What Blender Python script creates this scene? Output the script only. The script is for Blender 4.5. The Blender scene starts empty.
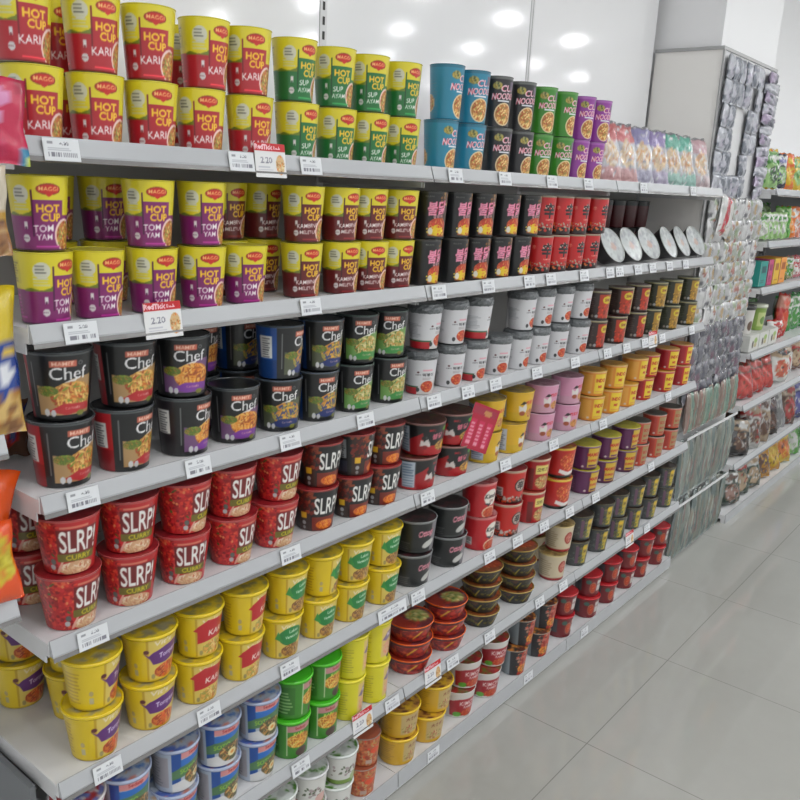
import bpy, math, random
import numpy as np
PI = math.pi
SC = bpy.context.scene
COL = SC.collection
R_ = math.radians

# ------------------------------------------------------------------ materials
def mat(name, col=(.8,.8,.8), rough=.5, metal=0., coat=0., attr=False, spec=.5, bump=None, emit=0):
    m = bpy.data.materials.new(name); m.use_nodes = True
    nt = m.node_tree; b = nt.nodes['Principled BSDF']
    b.inputs['Base Color'].default_value = (*col, 1)
    b.inputs['Roughness'].default_value = rough
    b.inputs['Metallic'].default_value = metal
    b.inputs['Coat Weight'].default_value = coat
    b.inputs['Coat Roughness'].default_value = .12
    b.inputs['Specular IOR Level'].default_value = spec
    if emit:
        b.inputs['Emission Color'].default_value = (*col, 1)
        b.inputs['Emission Strength'].default_value = emit
    if attr:
        a = nt.nodes.new('ShaderNodeAttribute'); a.attribute_name = 'Col'
        nt.links.new(a.outputs['Color'], b.inputs['Base Color'])
    if bump:
        sc_, st, dist = bump
        g = nt.nodes.new('ShaderNodeNewGeometry') if False else nt.nodes.new('ShaderNodeTexCoord')
        n = nt.nodes.new('ShaderNodeTexNoise'); n.inputs['Scale'].default_value = sc_; n.inputs['Detail'].default_value = 3
        bp = nt.nodes.new('ShaderNodeBump'); bp.inputs['Strength'].default_value = st; bp.inputs['Distance'].default_value = dist
        nt.links.new(g.outputs['Object'], n.inputs['Vector'])
        nt.links.new(n.outputs['Fac'], bp.inputs['Height']); nt.links.new(bp.outputs['Normal'], b.inputs['Normal'])
    return m
M = dict(
    cup=mat('printed_cup_wrap', rough=.34, coat=.35, attr=True),
    lid=mat('printed_foil_lid', rough=.3, coat=.2, attr=True, bump=(60,.25,.002)),
    plas=mat('glossy_plastic_print', rough=.25, coat=.3, attr=True),
    bag=mat('printed_film_bag', rough=.26, coat=.5, attr=True, bump=(45,.5,.004)),
    foil=mat('crinkled_foil_sachet', rough=.3, metal=.2, coat=.3, attr=True, bump=(70,.7,.004)),
    clear=mat('crinkled_clear_film', rough=.2, metal=.0, coat=.7, attr=True, bump=(60,.7,.004)),
    cap=mat('crinkled_dark_film', (.10,.11,.115), rough=.3, coat=.6, bump=(120,1.0,.004)),
    card=mat('printed_card', rough=.55, attr=True),
    white=mat('white_powder_coated_steel', (.66,.66,.665), rough=.38),
    panel=mat('glossy_white_back_panel', (.82,.82,.83), rough=.09, spec=.6),
    dpanel=mat('shaded_back_panel', (.36,.355,.34), rough=.45),  # white panel painted grey: the shade between shelves is in its colour
    rail=mat('grey_price_rail_plastic', (.40,.41,.425), rough=.22, coat=.2),
    strip=mat('clear_rail_lip_plastic', (.17,.165,.16), rough=.2, coat=.4),
    dark=mat('dark_slot', (.03,.03,.03), rough=.6),
    cream=mat('cream_laminate', (.83,.81,.78), rough=.45),
    edge=mat('grey_edge_trim', (.38,.38,.38), rough=.4),
    wall=mat('white_wall_paint', (.85,.85,.86), rough=.7, bump=(30,.05,.002)),
    ceil=mat('white_ceiling_paint', (.8,.8,.8), rough=.8),
    lamp=mat('lamp_diffuser', (.97,.985,1.0), rough=.5, emit=146),
    steel=mat('brushed_steel', (.55,.55,.55), rough=.3, metal=.8),
)
def floor_mat():
    m = bpy.data.materials.new('polished_greige_floor_tiles'); m.use_nodes = True
    nt = m.node_tree; b = nt.nodes['Principled BSDF']; N = nt.nodes.new; L = nt.links.new
    g = N('ShaderNodeNewGeometry'); s = N('ShaderNodeSeparateXYZ'); L(g.outputs['Position'], s.inputs[0])
    fr = []
    for ax, off in (('X', 2.042), ('Y', -.287)):
        a = N('ShaderNodeMath'); a.operation = 'SUBTRACT'; a.inputs[1].default_value = off - 6.1; L(s.outputs[ax], a.inputs[0])
        d = N('ShaderNodeMath'); d.operation = 'DIVIDE'; d.inputs[1].default_value = .61; L(a.outputs[0], d.inputs[0])
        r = N('ShaderNodeMath'); r.operation = 'ADD'; r.inputs[1].default_value = .5; L(d.outputs[0], r.inputs[0])
        f = N('ShaderNodeMath'); f.operation = 'FRACT'; L(r.outputs[0], f.inputs[0])
        h = N('ShaderNodeMath'); h.operation = 'SUBTRACT'; h.inputs[1].default_value = .5; L(f.outputs[0], h.inputs[0])
        k = N('ShaderNodeMath'); k.operation = 'ABSOLUTE'; L(h.outputs[0], k.inputs[0]); fr.append(k)
    mn = N('ShaderNodeMath'); mn.operation = 'MINIMUM'; L(fr[0].outputs[0], mn.inputs[0]); L(fr[1].outputs[0], mn.inputs[1])
    lt = N('ShaderNodeMath'); lt.operation = 'LESS_THAN'; lt.inputs[1].default_value = .0022; L(mn.outputs[0], lt.inputs[0])
    n = N('ShaderNodeTexNoise'); n.inputs['Scale'].default_value = 1.4; n.inputs['Detail'].default_value = 6; n.inputs['Roughness'].default_value = .6
    L(g.outputs['Position'], n.inputs['Vector'])
    cr = N('ShaderNodeValToRGB'); cr.color_ramp.elements[0].position = .35; cr.color_ramp.elements[1].position = .7
    cr.color_ramp.elements[0].color = (.36,.36,.335,1); cr.color_ramp.elements[1].color = (.40,.40,.375,1)
    L(n.outputs['Fac'], cr.inputs[0])
    mx = N('ShaderNodeMix'); mx.data_type = 'RGBA'; L(lt.outputs[0], mx.inputs[0]); L(cr.outputs[0], mx.inputs[6]); mx.inputs[7].default_value = (.23,.225,.21,1)
    L(mx.outputs[2], b.inputs['Base Color']); b.inputs['Roughness'].default_value = .05
    b.inputs['Specular IOR Level'].default_value = .55
    return m
M['floor'] = floor_mat()

# ------------------------------------------------------------------ painter: label art in millimetres
_tx = {}
def glyphs(s, bold=0.):
    k = (s, bold)
    if k not in _tx:
        cu = bpy.data.curves.new('t', 'FONT'); cu.body = s; cu.offset = bold; cu.resolution_u = 3
        o = bpy.data.objects.new('t', cu); COL.objects.link(o)
        dg = bpy.context.evaluated_depsgraph_get(); me = o.evaluated_get(dg).to_mesh()
        me.calc_loop_triangles()
        v = np.array([p.co[:2] for p in me.vertices], float)
        t = np.array([list(q.vertices) for q in me.loop_triangles], int)
        o.evaluated_get(dg).to_mesh_clear(); bpy.data.objects.remove(o); bpy.data.curves.remove(cu)
        lo = v.min(0); hi = v.max(0); v = (v - (lo + hi) / 2) / (hi[1] - lo[1])
        _tx[k] = (v, t)
    return _tx[k]
class Cv:
    def __init__(s, w, h, base, res=.6):
        s.w, s.h, s.r = w, h, res
        s.W = int(w / res); s.H = int(h / res); s.a = np.zeros((s.H, s.W, 3)); s.a[:] = base
    def win(s, x0, y0, x1, y1):
        i0 = max(0, int((x0 + s.w/2)/s.r)); i1 = min(s.W, int((x1 + s.w/2)/s.r) + 2)
        j0 = max(0, int(y0/s.r)); j1 = min(s.H, int(y1/s.r) + 2)
        if i1 <= i0 or j1 <= j0: return None
        X, Y = np.meshgrid((np.arange(i0, i1) + .5)*s.r - s.w/2, (np.arange(j0, j1) + .5)*s.r)
        return s.a[j0:j1, i0:i1], X, Y
    def rect(s, x0, y0, x1, y1, c):
        w = s.win(x0, y0, x1, y1)
        if w: w[0][(w[1] >= x0) & (w[1] < x1) & (w[2] >= y0) & (w[2] < y1)] = c
        return s
    def ell(s, cx, cy, rx, ry, c, rot=0, clip=None):
        m = max(rx, ry); w = s.win(cx-m, cy-m, cx+m, cy+m)
        if w:
            ca, sa = math.cos(rot), math.sin(rot); dx, dy = w[1]-cx, w[2]-cy
            k = ((dx*ca+dy*sa)/rx)**2 + ((-dx*sa+dy*ca)/ry)**2 < 1
            if clip: k &= ((w[1]-clip[0])/clip[2])**2 + ((w[2]-clip[1])/clip[3])**2 < 1
            w[0][k] = c
        return s
    def poly(s, pts, c):
        p = np.array(pts, float); w = s.win(*p.min(0), *p.max(0))
        if w:
            k = np.zeros(w[1].shape, bool)
            for i in range(len(p)):
                (xa, ya), (xb, yb) = p[i], p[i-1]
                if ya != yb: k ^= ((ya > w[2]) != (yb > w[2])) & (w[1] < (xb-xa)*(w[2]-ya)/(yb-ya)+xa)
            w[0][k] = c
        return s
    def text(s, t, cx, cy, h, c, ws=1., bold=.02, shear=0., rot=0.):
        v, tr = glyphs(t, bold*.45); v = v * h; x = v[:, 0]*ws + v[:, 1]*shear; y = v[:, 1]
        ca, sa = math.cos(rot), math.sin(rot); P = np.stack([x*ca-y*sa+cx, x*sa+y*ca+cy], 1)
        for q in P[tr]:
            w = s.win(*q.min(0), *q.max(0))
            if not w: continue
            X, Y = w[1], w[2]; d = []
            for i in range(3):
                (xa, ya), (xb, yb) = q[i], q[(i+1) % 3]; d.append((xb-xa)*(Y-ya)-(yb-ya)*(X-xa))
            w[0][((d[0] >= 0)&(d[1] >= 0)&(d[2] >= 0)) | ((d[0] <= 0)&(d[1] <= 0)&(d[2] <= 0))] = c
        return s
    def food(s, cx, cy, rx, ry, pal, n=70, seed=1, size=.16):
        rd = random.Random(seed); s.ell(cx, cy, rx, ry, pal[0])
        for i in range(n):
            a = rd.uniform(0, 2*PI); q = math.sqrt(rd.random())*.95
            s.ell(cx+q*rx*math.cos(a), cy+q*ry*math.sin(a), rx*size*rd.uniform(.5, 1.6), ry*size*rd.uniform(.25, .6), rd.choice(pal[1:]), rd.uniform(0, PI), (cx, cy, rx, ry))
        return s
    def speck(s, x0, y0, x1, y1, cols, n, sz, seed=2):
        rd = random.Random(seed)
        for i in range(n):
            z = sz*rd.uniform(.5, 1.4); s.ell(rd.uniform(x0, x1), rd.uniform(y0, y1), z, z*rd.uniform(.4, .9), rd.choice(cols), rd.uniform(0, PI))
        return s
    def lines(s, x0, y0, x1, y1, c, n):
        st = (y1-y0)/n; rd = random.Random(int(x0*7+y0))
        for i in range(n): s.rect(x0, y0+i*st, x0+(x1-x0)*rd.uniform(.7, 1), y0+i*st+st*.45, c)
        return s
    def sample(s, X, Y, k=1):
        i = np.clip(((X+s.w/2)/s.r).astype(int), 0, s.W-1); j = np.clip((Y/s.r).astype(int), 0, s.H-1)
        acc = 0; c = 0
        for di in range(-k, k+1):
            for dj in range(-k, k+1):
                acc = acc + s.a[np.clip(j+dj, 0, s.H-1), (i+di) % s.W]; c += 1
        return acc / c
def lin(a):
    a = np.clip(np.asarray(a)*.93+.03, 0, 1); return np.where(a <= .04045, a/12.92, ((a+.055)/1.055)**2.4)

# ------------------------------------------------------------------ mesh helpers
def build(name, V, F, cols=None, smooth=True):
    me = bpy.data.meshes.new(name); V = np.asarray(V, float)
    me.from_pydata(V.tolist(), [], F if isinstance(F, list) else F.tolist())
    if cols is not None:
        at = me.color_attributes.new('Col', 'FLOAT_COLOR', 'POINT')
        c = np.ones((len(V), 4)); c[:, :3] = lin(np.asarray(cols)); at.data.foreach_set('color', c.ravel())
    if smooth: me.polygons.foreach_set('use_smooth', [True]*len(me.polygons))
    me.update(); return me
def link(name, me, m=None, parent=None, loc=(0,0,0), rot=(0,0,0)):
    o = bpy.data.objects.new(name, me); COL.objects.link(o)
    if m is not None and me is not None and not me.materials: me.materials.append(m)
    o.parent = parent; o.location = loc; o.rotation_euler = rot; return o
def tag(o, label=None, cat=None, group=None, kind=None):
    if label: o['label'] = label
    if cat: o['category'] = cat
    if group: o['group'] = group
    if kind: o['kind'] = kind
    return o
def lathe_grid(ang, prof):
    A = np.asarray(ang); P = np.asarray(prof); n, m = len(A), len(P)
    X = np.sin(A)[None, :]*P[:, :1]; Y = -np.cos(A)[None, :]*P[:, :1]; Z = np.repeat(P[:, 1:], n, 1)
    V = np.stack([X, Y, Z], -1).reshape(-1, 3); F = []
    for j in range(m-1):
        for i in range(n):
            i2 = (i+1) % n; F.append((j*n+i, j*n+i2, (j+1)*n+i2, (j+1)*n+i))
    return V, F
def lathe(name, prof, n=32, cols=None):
    A = np.linspace(0, 2*PI, n, endpoint=False); V, F = lathe_grid(A, prof)
    c = None if cols is None else np.repeat(np.asarray(cols, float), n, 0)
    return build(name, V, F, c)
def box_me(name, boxes, bev=0):
    V = []; F = []
    for x0, y0, z0, x1, y1, z1 in boxes:
        b = len(V); V += [(x, y, z) for z in (z0, z1) for x, y in ((x0,y0),(x1,y0),(x1,y1),(x0,y1))]
        F += [tuple(b+i for i in f) for f in ((3,2,1,0),(4,5,6,7),(0,1,5,4),(1,2,6,5),(2,3,7,6),(3,0,4,7))]
    return build(name, V, F, smooth=False)
def prism_x(name, prof, x0, x1):
    n = len(prof); V = [(x0, y, z) for y, z in prof] + [(x1, y, z) for y, z in prof]
    F = [tuple(range(n))[::-1], tuple(range(n, 2*n))] + [(i, (i+1) % n, n+(i+1) % n, n+i) for i in range(n)]
    me = build(name, V, F, smooth=False); 
    import bmesh
    bm = bmesh.new(); bm.from_mesh(me); bmesh.ops.recalc_face_normals(bm, faces=bm.faces); bm.to_mesh(me); bm.free(); return me
def cup_body(name, rt, rb, h, cv, fine=True):
    k = (cv.w/(2*PI))
    if fine: A = np.concatenate([np.arange(-105, 60, 1.5), np.arange(60, 255, 6.5)])
    else: A = np.concatenate([np.arange(-130, 50, 2.6), np.arange(50, 230, 9)])
    A = np.radians(A); nz = 76 if fine else 44
    vs = np.linspace(0, 1, nz)
    prof = [(.001, .002), (rb*.9, .002), (rb*.93, 0.)] + [(rb+(rt-rb)*v, .0015+v*(h-.0015)) for v in vs]
    V, F = lathe_grid(A, prof)
    AA = (A+PI) % (2*PI)-PI
    c = np.zeros((len(prof), len(A), 3)); c[:3] = .75
    c[3:] = cv.sample(np.repeat(AA[None]*k, nz, 0), np.repeat((vs*cv.h)[:, None], len(A), 1), 1)
    return build(name, V, F, c.reshape(-1, 3))
def disc_me(name, r, z, cv, rings=9, n=40, dome=0.):
    A = np.linspace(0, 2*PI, n, endpoint=False); rr = np.linspace(.0005, r, rings)
    V, F = lathe_grid(A, [(q, z+dome*(1-(q/r)**2)) for q in rr])
    X = (np.sin(A)[None]*rr[:, None])*1000; Y = (-np.cos(A)[None]*rr[:, None])*1000+cv.h/2
    F = [f[::-1] for f in F]
    return build(name, V, F, cv.sample(X, Y, 1).reshape(-1, 3))
def pillow(name, w, h, t, cv, nx=18, nz=22, seed=1, wr=.0015, back=None, flat=.25):
    rd = np.random.RandomState(seed); V = []; C = []; F = []
    us = np.linspace(-1, 1, nx); vs = np.linspace(0, 1, nz)
    ph = rd.uniform(0, 6.3, 8)
    for side in (-1, 1):
        for v in vs:
            for u in us:
                e = (1-abs(u)**2.6)*(1-abs(2*v-1)**4)
                th = t/2*max(e, 0)**.6
                wv = wr*(math.sin(9*u+7*v*3+ph[0])+math.sin(14*v+ph[1]+4*u)+math.sin(23*u+ph[2]))*(.3+.7*e)
                ed = .035*w*math.sin(v*PI)*-abs(u)
                V.append((u*(w/2)+ed*np.sign(u)+wr*math.sin(11*v+ph[3]), side*th+wv, v*h+wr*math.sin(8*u+ph[4])))
                C.append((u, v))
    C = np.array(C); cc = cv.sample(C[:, 0]*cv.w*.495, C[:, 1]*cv.h*.995, 0); n = nx*nz
    if back is not None: cc[n:] = back
    for s in (0, 1):
        for j in range(nz-1):
            for i in range(nx-1):
                q = (s*n+j*nx+i, s*n+j*nx+i+1, s*n+(j+1)*nx+i+1, s*n+(j+1)*nx+i)
                F.append(q if s == 0 else q[::-1])
    for j in range(nz-1):
        F.append((j*nx, (j+1)*nx, n+(j+1)*nx, n+j*nx)); F.append((n+j*nx+nx-1, n+(j+1)*nx+nx-1, (j+1)*nx+nx-1, j*nx+nx-1))
    for i in range(nx-1):
        F.append((i, n+i, n+i+1, i+1)); F.append(((nz-1)*nx+i, (nz-1)*nx+i+1, n+(nz-1)*nx+i+1, n+(nz-1)*nx+i))
    return build(name, V, F, cc)
def card_me(name, w, h, cv, t=.0012, nx=40, nz=26):
    X, Z = np.meshgrid(np.linspace(-w/2, w/2, nx), np.linspace(0, h, nz)); n = nx*nz
    V = [(x, 0, z) for x, z in zip(X.ravel(), Z.ravel())]
    c = cv.sample(X*cv.w/w*.99, Z*cv.h/h*.99, 0).reshape(-1, 3).tolist()
    F = [(j*nx+i, j*nx+i+1, (j+1)*nx+i+1, (j+1)*nx+i) for j in range(nz-1) for i in range(nx-1)]
    b = len(V); V += [(-w/2, 0, 0), (w/2, 0, 0), (w/2, 0, h), (-w/2, 0, h), (-w/2, t, 0), (w/2, t, 0), (w/2, t, h), (-w/2, t, h)]; c += [(.85,.85,.85)]*8
    F += [(b+5, b+4, b+7, b+6), (b, b+4, b+5, b+1), (b+1, b+5, b+6, b+2), (b+2, b+6, b+7, b+3), (b+3, b+7, b+4, b)]
    return build(name, V, F, c, smooth=False)
# ------------------------------------------------------------------ cup designs
W = (.86,.86,.84); YE = (.86,.80,.13); BK = (.075,.08,.085); RD = (.72,.10,.12)
NOOD = [(.72,.50,.22),(.85,.62,.28),(.78,.38,.14),(.90,.74,.42),(.62,.25,.12),(.45,.55,.18)]
REDF = [(.70,.24,.12),(.80,.34,.16),(.62,.14,.10),(.88,.52,.26),(.78,.20,.14)]
GRNF = [(.62,.64,.34),(.75,.62,.32),(.42,.55,.22),(.85,.80,.58),(.30,.42,.16),(.80,.50,.22)]
def canvas(r, h, base, fine=True): return Cv(2*PI*r*1000, h*1000, base, .6 if fine else .9)
def maggi(col, dk, t1, t2, h1=11, pal=NOOD):
    c = canvas(.039, .103, col)
    c.rect(-140, 50, 140, 104, YE)
    c.ell(-33, 78, 12, 12, (.80,.80,.72)); c.lines(-46, 56, -22, 74, (.78,.78,.66), 4); c.lines(-42, 74, -26, 88, (.45,.45,.42), 3)
    c.poly([(-60,50),(-50,53),(-34,49),(-22,53),(-16,58),(-16,48),(-60,48)], (.42,.48,.10))
    c.lines(-110, 8, -62, 44, tuple(min(1, x*1.45+.06) for x in col), 7); c.rect(-100, 58, -66, 92, (.80,.74,.12)); c.lines(-98, 60, -68, 90, (.45,.40,.12), 8)
    c.rect(-17, 0, 28, 71, col); c.rect(-18.5, 20, -16.3, 84, dk); c.rect(28, 70, 60, 104, YE)
    c.ell(6, 85.5, 17, 8, (.50,.14,.04)).ell(6, 85.5, 15.5, 6.6, (.78,.12,.08)); c.poly([(0,79.5),(12,79.5),(6,74.5)], (.78,.12,.08))
    c.text('MAGGI', 6, 86, 5.6, (.95,.78,.45), 1.15, .03)
    c.text('HOT', 5, 59, 11.5, (.95,.76,.14), 1.08, .08).text('CUP', 9, 46.5, 11.5, (.95,.76,.14), 1.05, .08)
    c.text(t1, -3, 31 if t2 else 27, h1, (.93,.91,.90), 1.0, .03, .05, .06)
    if t2: c.text(t2, -2, 19, h1*.8, (.93,.91,.90), 1.05, .03, .05, .03)
    c.ell(33, 22, 19, 23, (.93,.80,.76)); c.food(34, 21, 17, 20.5, pal, 90)
    c.ell(-29, 17, 5.5, 5.5, (.82,.80,.80)).text('HALAL', -29, 17, 2.2, dk, 1, .01)
    c.rect(-31, 30, -26, 40, (.85,.83,.83)); c.ell(-28.5, 31, 1.4, 2, dk)
    c.rect(-15, 4, 24, 6.5, tuple(min(1, x*1.5+.05) for x in col)); c.rect(-140, 0, 140, 1.6, dk)
    return c
def cupnoodle(col, rim):
    c = canvas(.037, .108, col)
    c.rect(-120, 102, 120, 110, rim); c.lines(-95, 12, -60, 80, tuple(x*.75+.12 for x in col), 12)
    c.ell(-17, 88, 12, 8, (.52,.46,.20)).speck(-26, 82, -8, 94, [(.70,.62,.25),(.30,.34,.16),(.60,.60,.35)], 24, 2.4)
    c.text('CUP', 13, 83, 14, (.70,.12,.22), 1.15, .10, .2, .05).text('CUP', 13, 83, 14, (.92,.80,.84), 1.15, .03, .2, .05)
    c.text('NOODLES', 6, 66, 14, (.70,.12,.22), .84, .10, .2, .05).text('NOODLES', 6, 66, 14, (.94,.82,.85), .82, .03, .2, .05)
    c.rect(-14, 54, 20, 57, (.86,.88,.90)); c.rect(18, 80, 40, 98, tuple(x*.6+.1 for x in (.45,.35,.5)))
    c.ell(4, 27, 26, 25, (.90,.80,.62)).food(4, 27, 23, 22, [(.72,.46,.20),(.86,.62,.30),(.66,.28,.12),(.92,.80,.50),(.55,.50,.22)], 90, 5)
    c.ell(-88, 32, 18, 18, (.80,.66,.46)).food(-88, 32, 15, 15, NOOD, 50)
    return c
def buldak():
    c = canvas(.037, .1025, BK); c.rect(-125, 99, 125, 104, (.20,.20,.19))
    c.rect(14, 40, 60, 103, (.20,.13,.07)).speck(12, 74, 45, 100, [(.50,.30,.10),(.30,.14,.06),(.62,.46,.22)], 30, 3.5)
    c.text('BULDAK', -16, 92, 3, (.45,.45,.42), 1.3)
    c.text('불닭', 4, 67, 30, (.62,.10,.22), .85, .14, .15, .1).text('불닭', 4, 67, 30, (.90,.55,.66), .85, .06, .15, .1)
    c.text('볶음면', 6, 48, 9, (.86,.62,.66), 1, .05, .1)
    c.poly([(-18,6),(-16,34),(-4,44),(20,46),(30,36),(34,4)], (.66,.32,.10)).food(6, 28, 24, 17, REDF, 60, 3)
    c.ell(4, 18, 17, 12, (.88,.74,.10)).ell(-12, 16, 6, 8, (.86,.84,.78)); c.speck(-20, 8, 26, 30, [(.92,.82,.2),(.85,.55,.12),(.8,.25,.1)], 24, 2.2)
    c.rect(-95, 14, -55, 86, (.12,.12,.12)).lines(-92, 16, -58, 84, (.30,.30,.29), 14)
    return c
def shincup():
    c = canvas(.037, .1025, (.74,.09,.10)); c.rect(-125, 99, 125, 104, (.55,.52,.42)); c.rect(-125, 0, 125, 20, (.12,.07,.07))
    c.speck(-110, 10, 60, 30, [(.75,.16,.08),(.85,.40,.14),(.20,.10,.08),(.62,.60,.52),(.60,.08,.08)], 110, 3.6)
    c.rect(-90, 26, -55, 92, (.60,.08,.09)).lines(-88, 28, -58, 90, (.82,.55,.50), 10)
    c.text('辛', 6, 64, 42, (.92,.80,.76), .95, .16).text('辛', 6, 64, 42, BK, .95, .07); c.text('RAMYUN', 8, 40, 4, (.9,.8,.7), 1.2)
    c.text('辛', -34, 72, 12, (.85,.5,.4), 1, .02)
    return c
def chef(acc, mid, strip, pal, h=.105):
    c = canvas(.048, h, BK); c.rect(-160, 100, 160, 106, (.28,.30,.31))
    c.rect(-160, 0, -62, 100, strip); c.rect(-100, 40, -72, 84, W).lines(-97, 42, -75, 82, (.4,.4,.42), 9); c.rect(-120, 0, -62, 38, tuple(x*.8 for x in strip))
    c.poly([(-46,4),(-46,54),(-20,50),(10,64),(46,68),(46,4)], mid)
    c.poly([(-18,46),(0,60),(22,66),(8,52)], (.86,.84,.82))
    c.food(12, 37, 36, 23, pal, 150, 4, .14); c.food(-28, 46, 17, 8, [(.35,.42,.14),(.5,.6,.2),(.7,.45,.2)], 30, 6)
    c.poly([(-30,14),(-4,26),(44,24),(46,14),(0,8)], acc).text('Cup Noodles', 12, 18, 5, (.85,.66,.62), .9)
    c.rect(-46, 0, 46, 8, BK); c.ell(-32, 12, 5, 6, (.8,.8,.8)).ell(-21, 11, 4.5, 5.5, (.75,.75,.76)).ell(26, 9, 8, 4.5, (.45,.46,.14))
    c.rect(-22, 83, 18, 93, (.74,.36,.28)); c.text('MAMEE', -2, 88, 6, (.92,.76,.66), 1.2, .03)
    c.text('Chef', 6, 73, 19, (.90,.90,.90), 1.12, .015); c.ell(24, 88, 4, 3, (.5,.5,.5)).ell(24, 88, 3, 2, BK)
    c.rect(-52, 20, -50, 90, (.5,.5,.5))
    return c
def topokki(red, left=False):
    c = canvas(.040, .108, (.80,.80,.81))
    if red: c.rect(-130, 0, 130, 22, (.70,.10,.14)).rect(-130, 21, 130, 26, (.20,.36,.22))
    c.lines(-90, 34, -44, 78, (.60,.61,.63), 10)
    c.poly([(-20,0),(-14,30),(6,44),(50,44),(50,0)] if red else [(-20,0),(-20,0),(0,0)], (.80,.78,.77))
    c.rect(-12, 8, 26, 20, (.80,.80,.80)); c.food(12, 25, 20, 18, REDF, 70, 7).ell(-16, 15, 5, 7, (.20,.20,.21))
    c.text('떡볶이', 12, 62, 11, (.10,.10,.11), 1.1, .03).rect(-4, 74, 24, 79, (.86,.62,.66)); c.text('요뽀끼', -16, 62, 5, (.3,.3,.3), 1, .02)
    c.ell(-16, 70, 3, 3, (.3,.12,.12)); c.lines(-4, 46, 26, 54, (.55,.50,.50), 3)
    return c
def nissin(dkc, pc, ye=True):
    c = canvas(.042, .094, dkc, False); c.rect(-140, 89, 140, 95, (.66,.62,.46))
    c.rect(-24, 6, 26, 84, pc); c.speck(-24, 8, 24, 50, [tuple(x*1.25 for x in pc), tuple(x*.7 for x in pc)], 30, 4)
    c.ell(6, 66, 19, 13, (.80,.72,.14)); c.text('SIMI', 6, 66, 9, (.45,.12,.06), 1.1, .05); c.rect(26, 0, 60, 94, (.62,.58,.30) if ye else (.5,.45,.3))
    c.ell(-30, 12, 6, 5, (.6,.6,.6)).ell(-44, 12, 5, 5, (.55,.5,.45)); c.lines(-80, 24, -34, 78, tuple(x*1.4+.06 for x in dkc), 8)
    return c
def slrp(blk):
    c = canvas(.046, .0935, BK if blk else (.70,.10,.11))
    if blk:
        c.rect(-60, 0, -28, 92, (.20,.12,.10)).speck(-60, 40, -20, 92, [(.45,.12,.08),(.30,.08,.06),(.55,.24,.12)], 60, 4)
        c.rect(-26, 0, 40, 32, (.45,.13,.08)).food(8, 14, 24, 11, [(.85,.42,.12),(.92,.60,.2),(.75,.25,.1)], 50, 8)
        c.rect(-52, 28, -38, 42, (.85,.66,.14)); c.ell(-45, 18, 5, 5, (.6,.6,.6)).ell(-45, 7, 4, 4, (.5,.5,.5)); c.rect(-100, 40, -72, 84, (.55,.56,.56)).lines(-98, 42, -74, 82, (.2,.2,.2), 8)
        c.rect(-110, 8, -70, 34, (.16,.17,.22))
    else:
        c.speck(-130, 4, -20, 90, [(.82,.20,.14),(.58,.06,.08),(.85,.34,.20),(.50,.05,.07),(.78,.14,.16)], 330, 3.6); c.speck(-75, 30, -30, 90, [(.30,.35,.12),(.85,.5,.3)], 16, 3)
        c.rect(-26, 22, 40, 36, (.40,.36,.10)).text('CURRY', 10, 29, 9, (.80,.74,.12), 1.1, .04)
        c.food(6, 10, 32, 12, [(.80,.62,.46),(.88,.74,.58),(.75,.40,.28),(.90,.84,.74)], 60, 9); c.poly([(-30,0),(-24,4),(-16,22),(-20,22),(-28,8)], (.85,.62,.55))
        c.rect(-24, 36, 42, 78, (.42,.07,.08)); c.ell(-36, 12, 5, 5, (.7,.7,.7)).ell(-34, 22, 5, 5, (.35,.35,.33)); c.rect(-18, 80, 24, 84, (.80,.45,.36))
        c.rect(-130, 0, -100, 92, (.60,.5,.2))
    c.text('SLRP!', 10, 57, 38, (.90,.90,.88), .52, .035)
    c.rect(-150, 90, 150, 94, (.55,.2,.2) if blk else (.7,.28,.28))
    return c
def bowl_fig(base, c2, panel, h=.086, label=(.8,.1,.15)):      # bowl with a black haired generic swirl emblem
    c = canvas(.049, h, base, False)
    c.rect(-150, 0, 150, h*300, tuple(x*.93 for x in c2))
    c.rect(-104, 8, -66, h*1000-12, panel).lines(-102, 10, -68, h*1000-14, (.45,.48,.55), 10)
    c.poly([(-26,28),(-28,48),(-16,42),(-6,56),(0,40),(-4,26),(-14,32)], (.84,.82,.80)).poly([(-24,50),(-14,60),(-2,56),(-12,50)], (.14,.10,.10)).ell(-15, 24, 10, 7, (.60,.28,.16))
    c.food(16, 24, 17, 13, [(.78,.5,.22),(.85,.66,.4),(.7,.3,.16),(.3,.3,.2)], 40, 3)
    c.text('까르보', 12, 56, 12, label, 1, .06, .1, .1)
    return c
def bigbowl():
    c = canvas(.054, .082, BK, False); c.rect(-180, 0, 180, 26, (.66,.09,.11)); c.rect(-180, 77, 180, 83, (.55,.40,.36))
    c.rect(-108, 6, -74, 74, (.72,.76,.80)).lines(-106, 8, -76, 72, (.42,.5,.58), 9)
    c.poly([(-74,0),(-74,40),(-40,60),(-36,0)], (.60,.08,.10))
    c.poly([(-48,24),(-44,42),(-36,36),(-28,46),(-22,34),(-20,22),(-34,26)], (.80,.76,.74)).ell(-35, 46, 8, 6, (.10,.09,.09)).ell(-34, 22, 7, 5, (.5,.08,.1)); c.text('불닭', 0, 50, 15, (.85,.42,.50), 1.1, .06, .1, .1).text('MIE', -16, 66, 7, (.70,.1,.14), 1.2, .04)
    c.ell(26, 66, 11, 6, (.26,.62,.16)); c.food(18, 24, 24, 14, [(.60,.42,.18),(.8,.62,.26),(.4,.2,.1),(.85,.75,.5)], 50, 3); c.ell(24, 22, 10, 9, (.90,.72,.22)).ell(24, 22, 5, 5, (.9,.45,.12))
    return c
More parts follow.
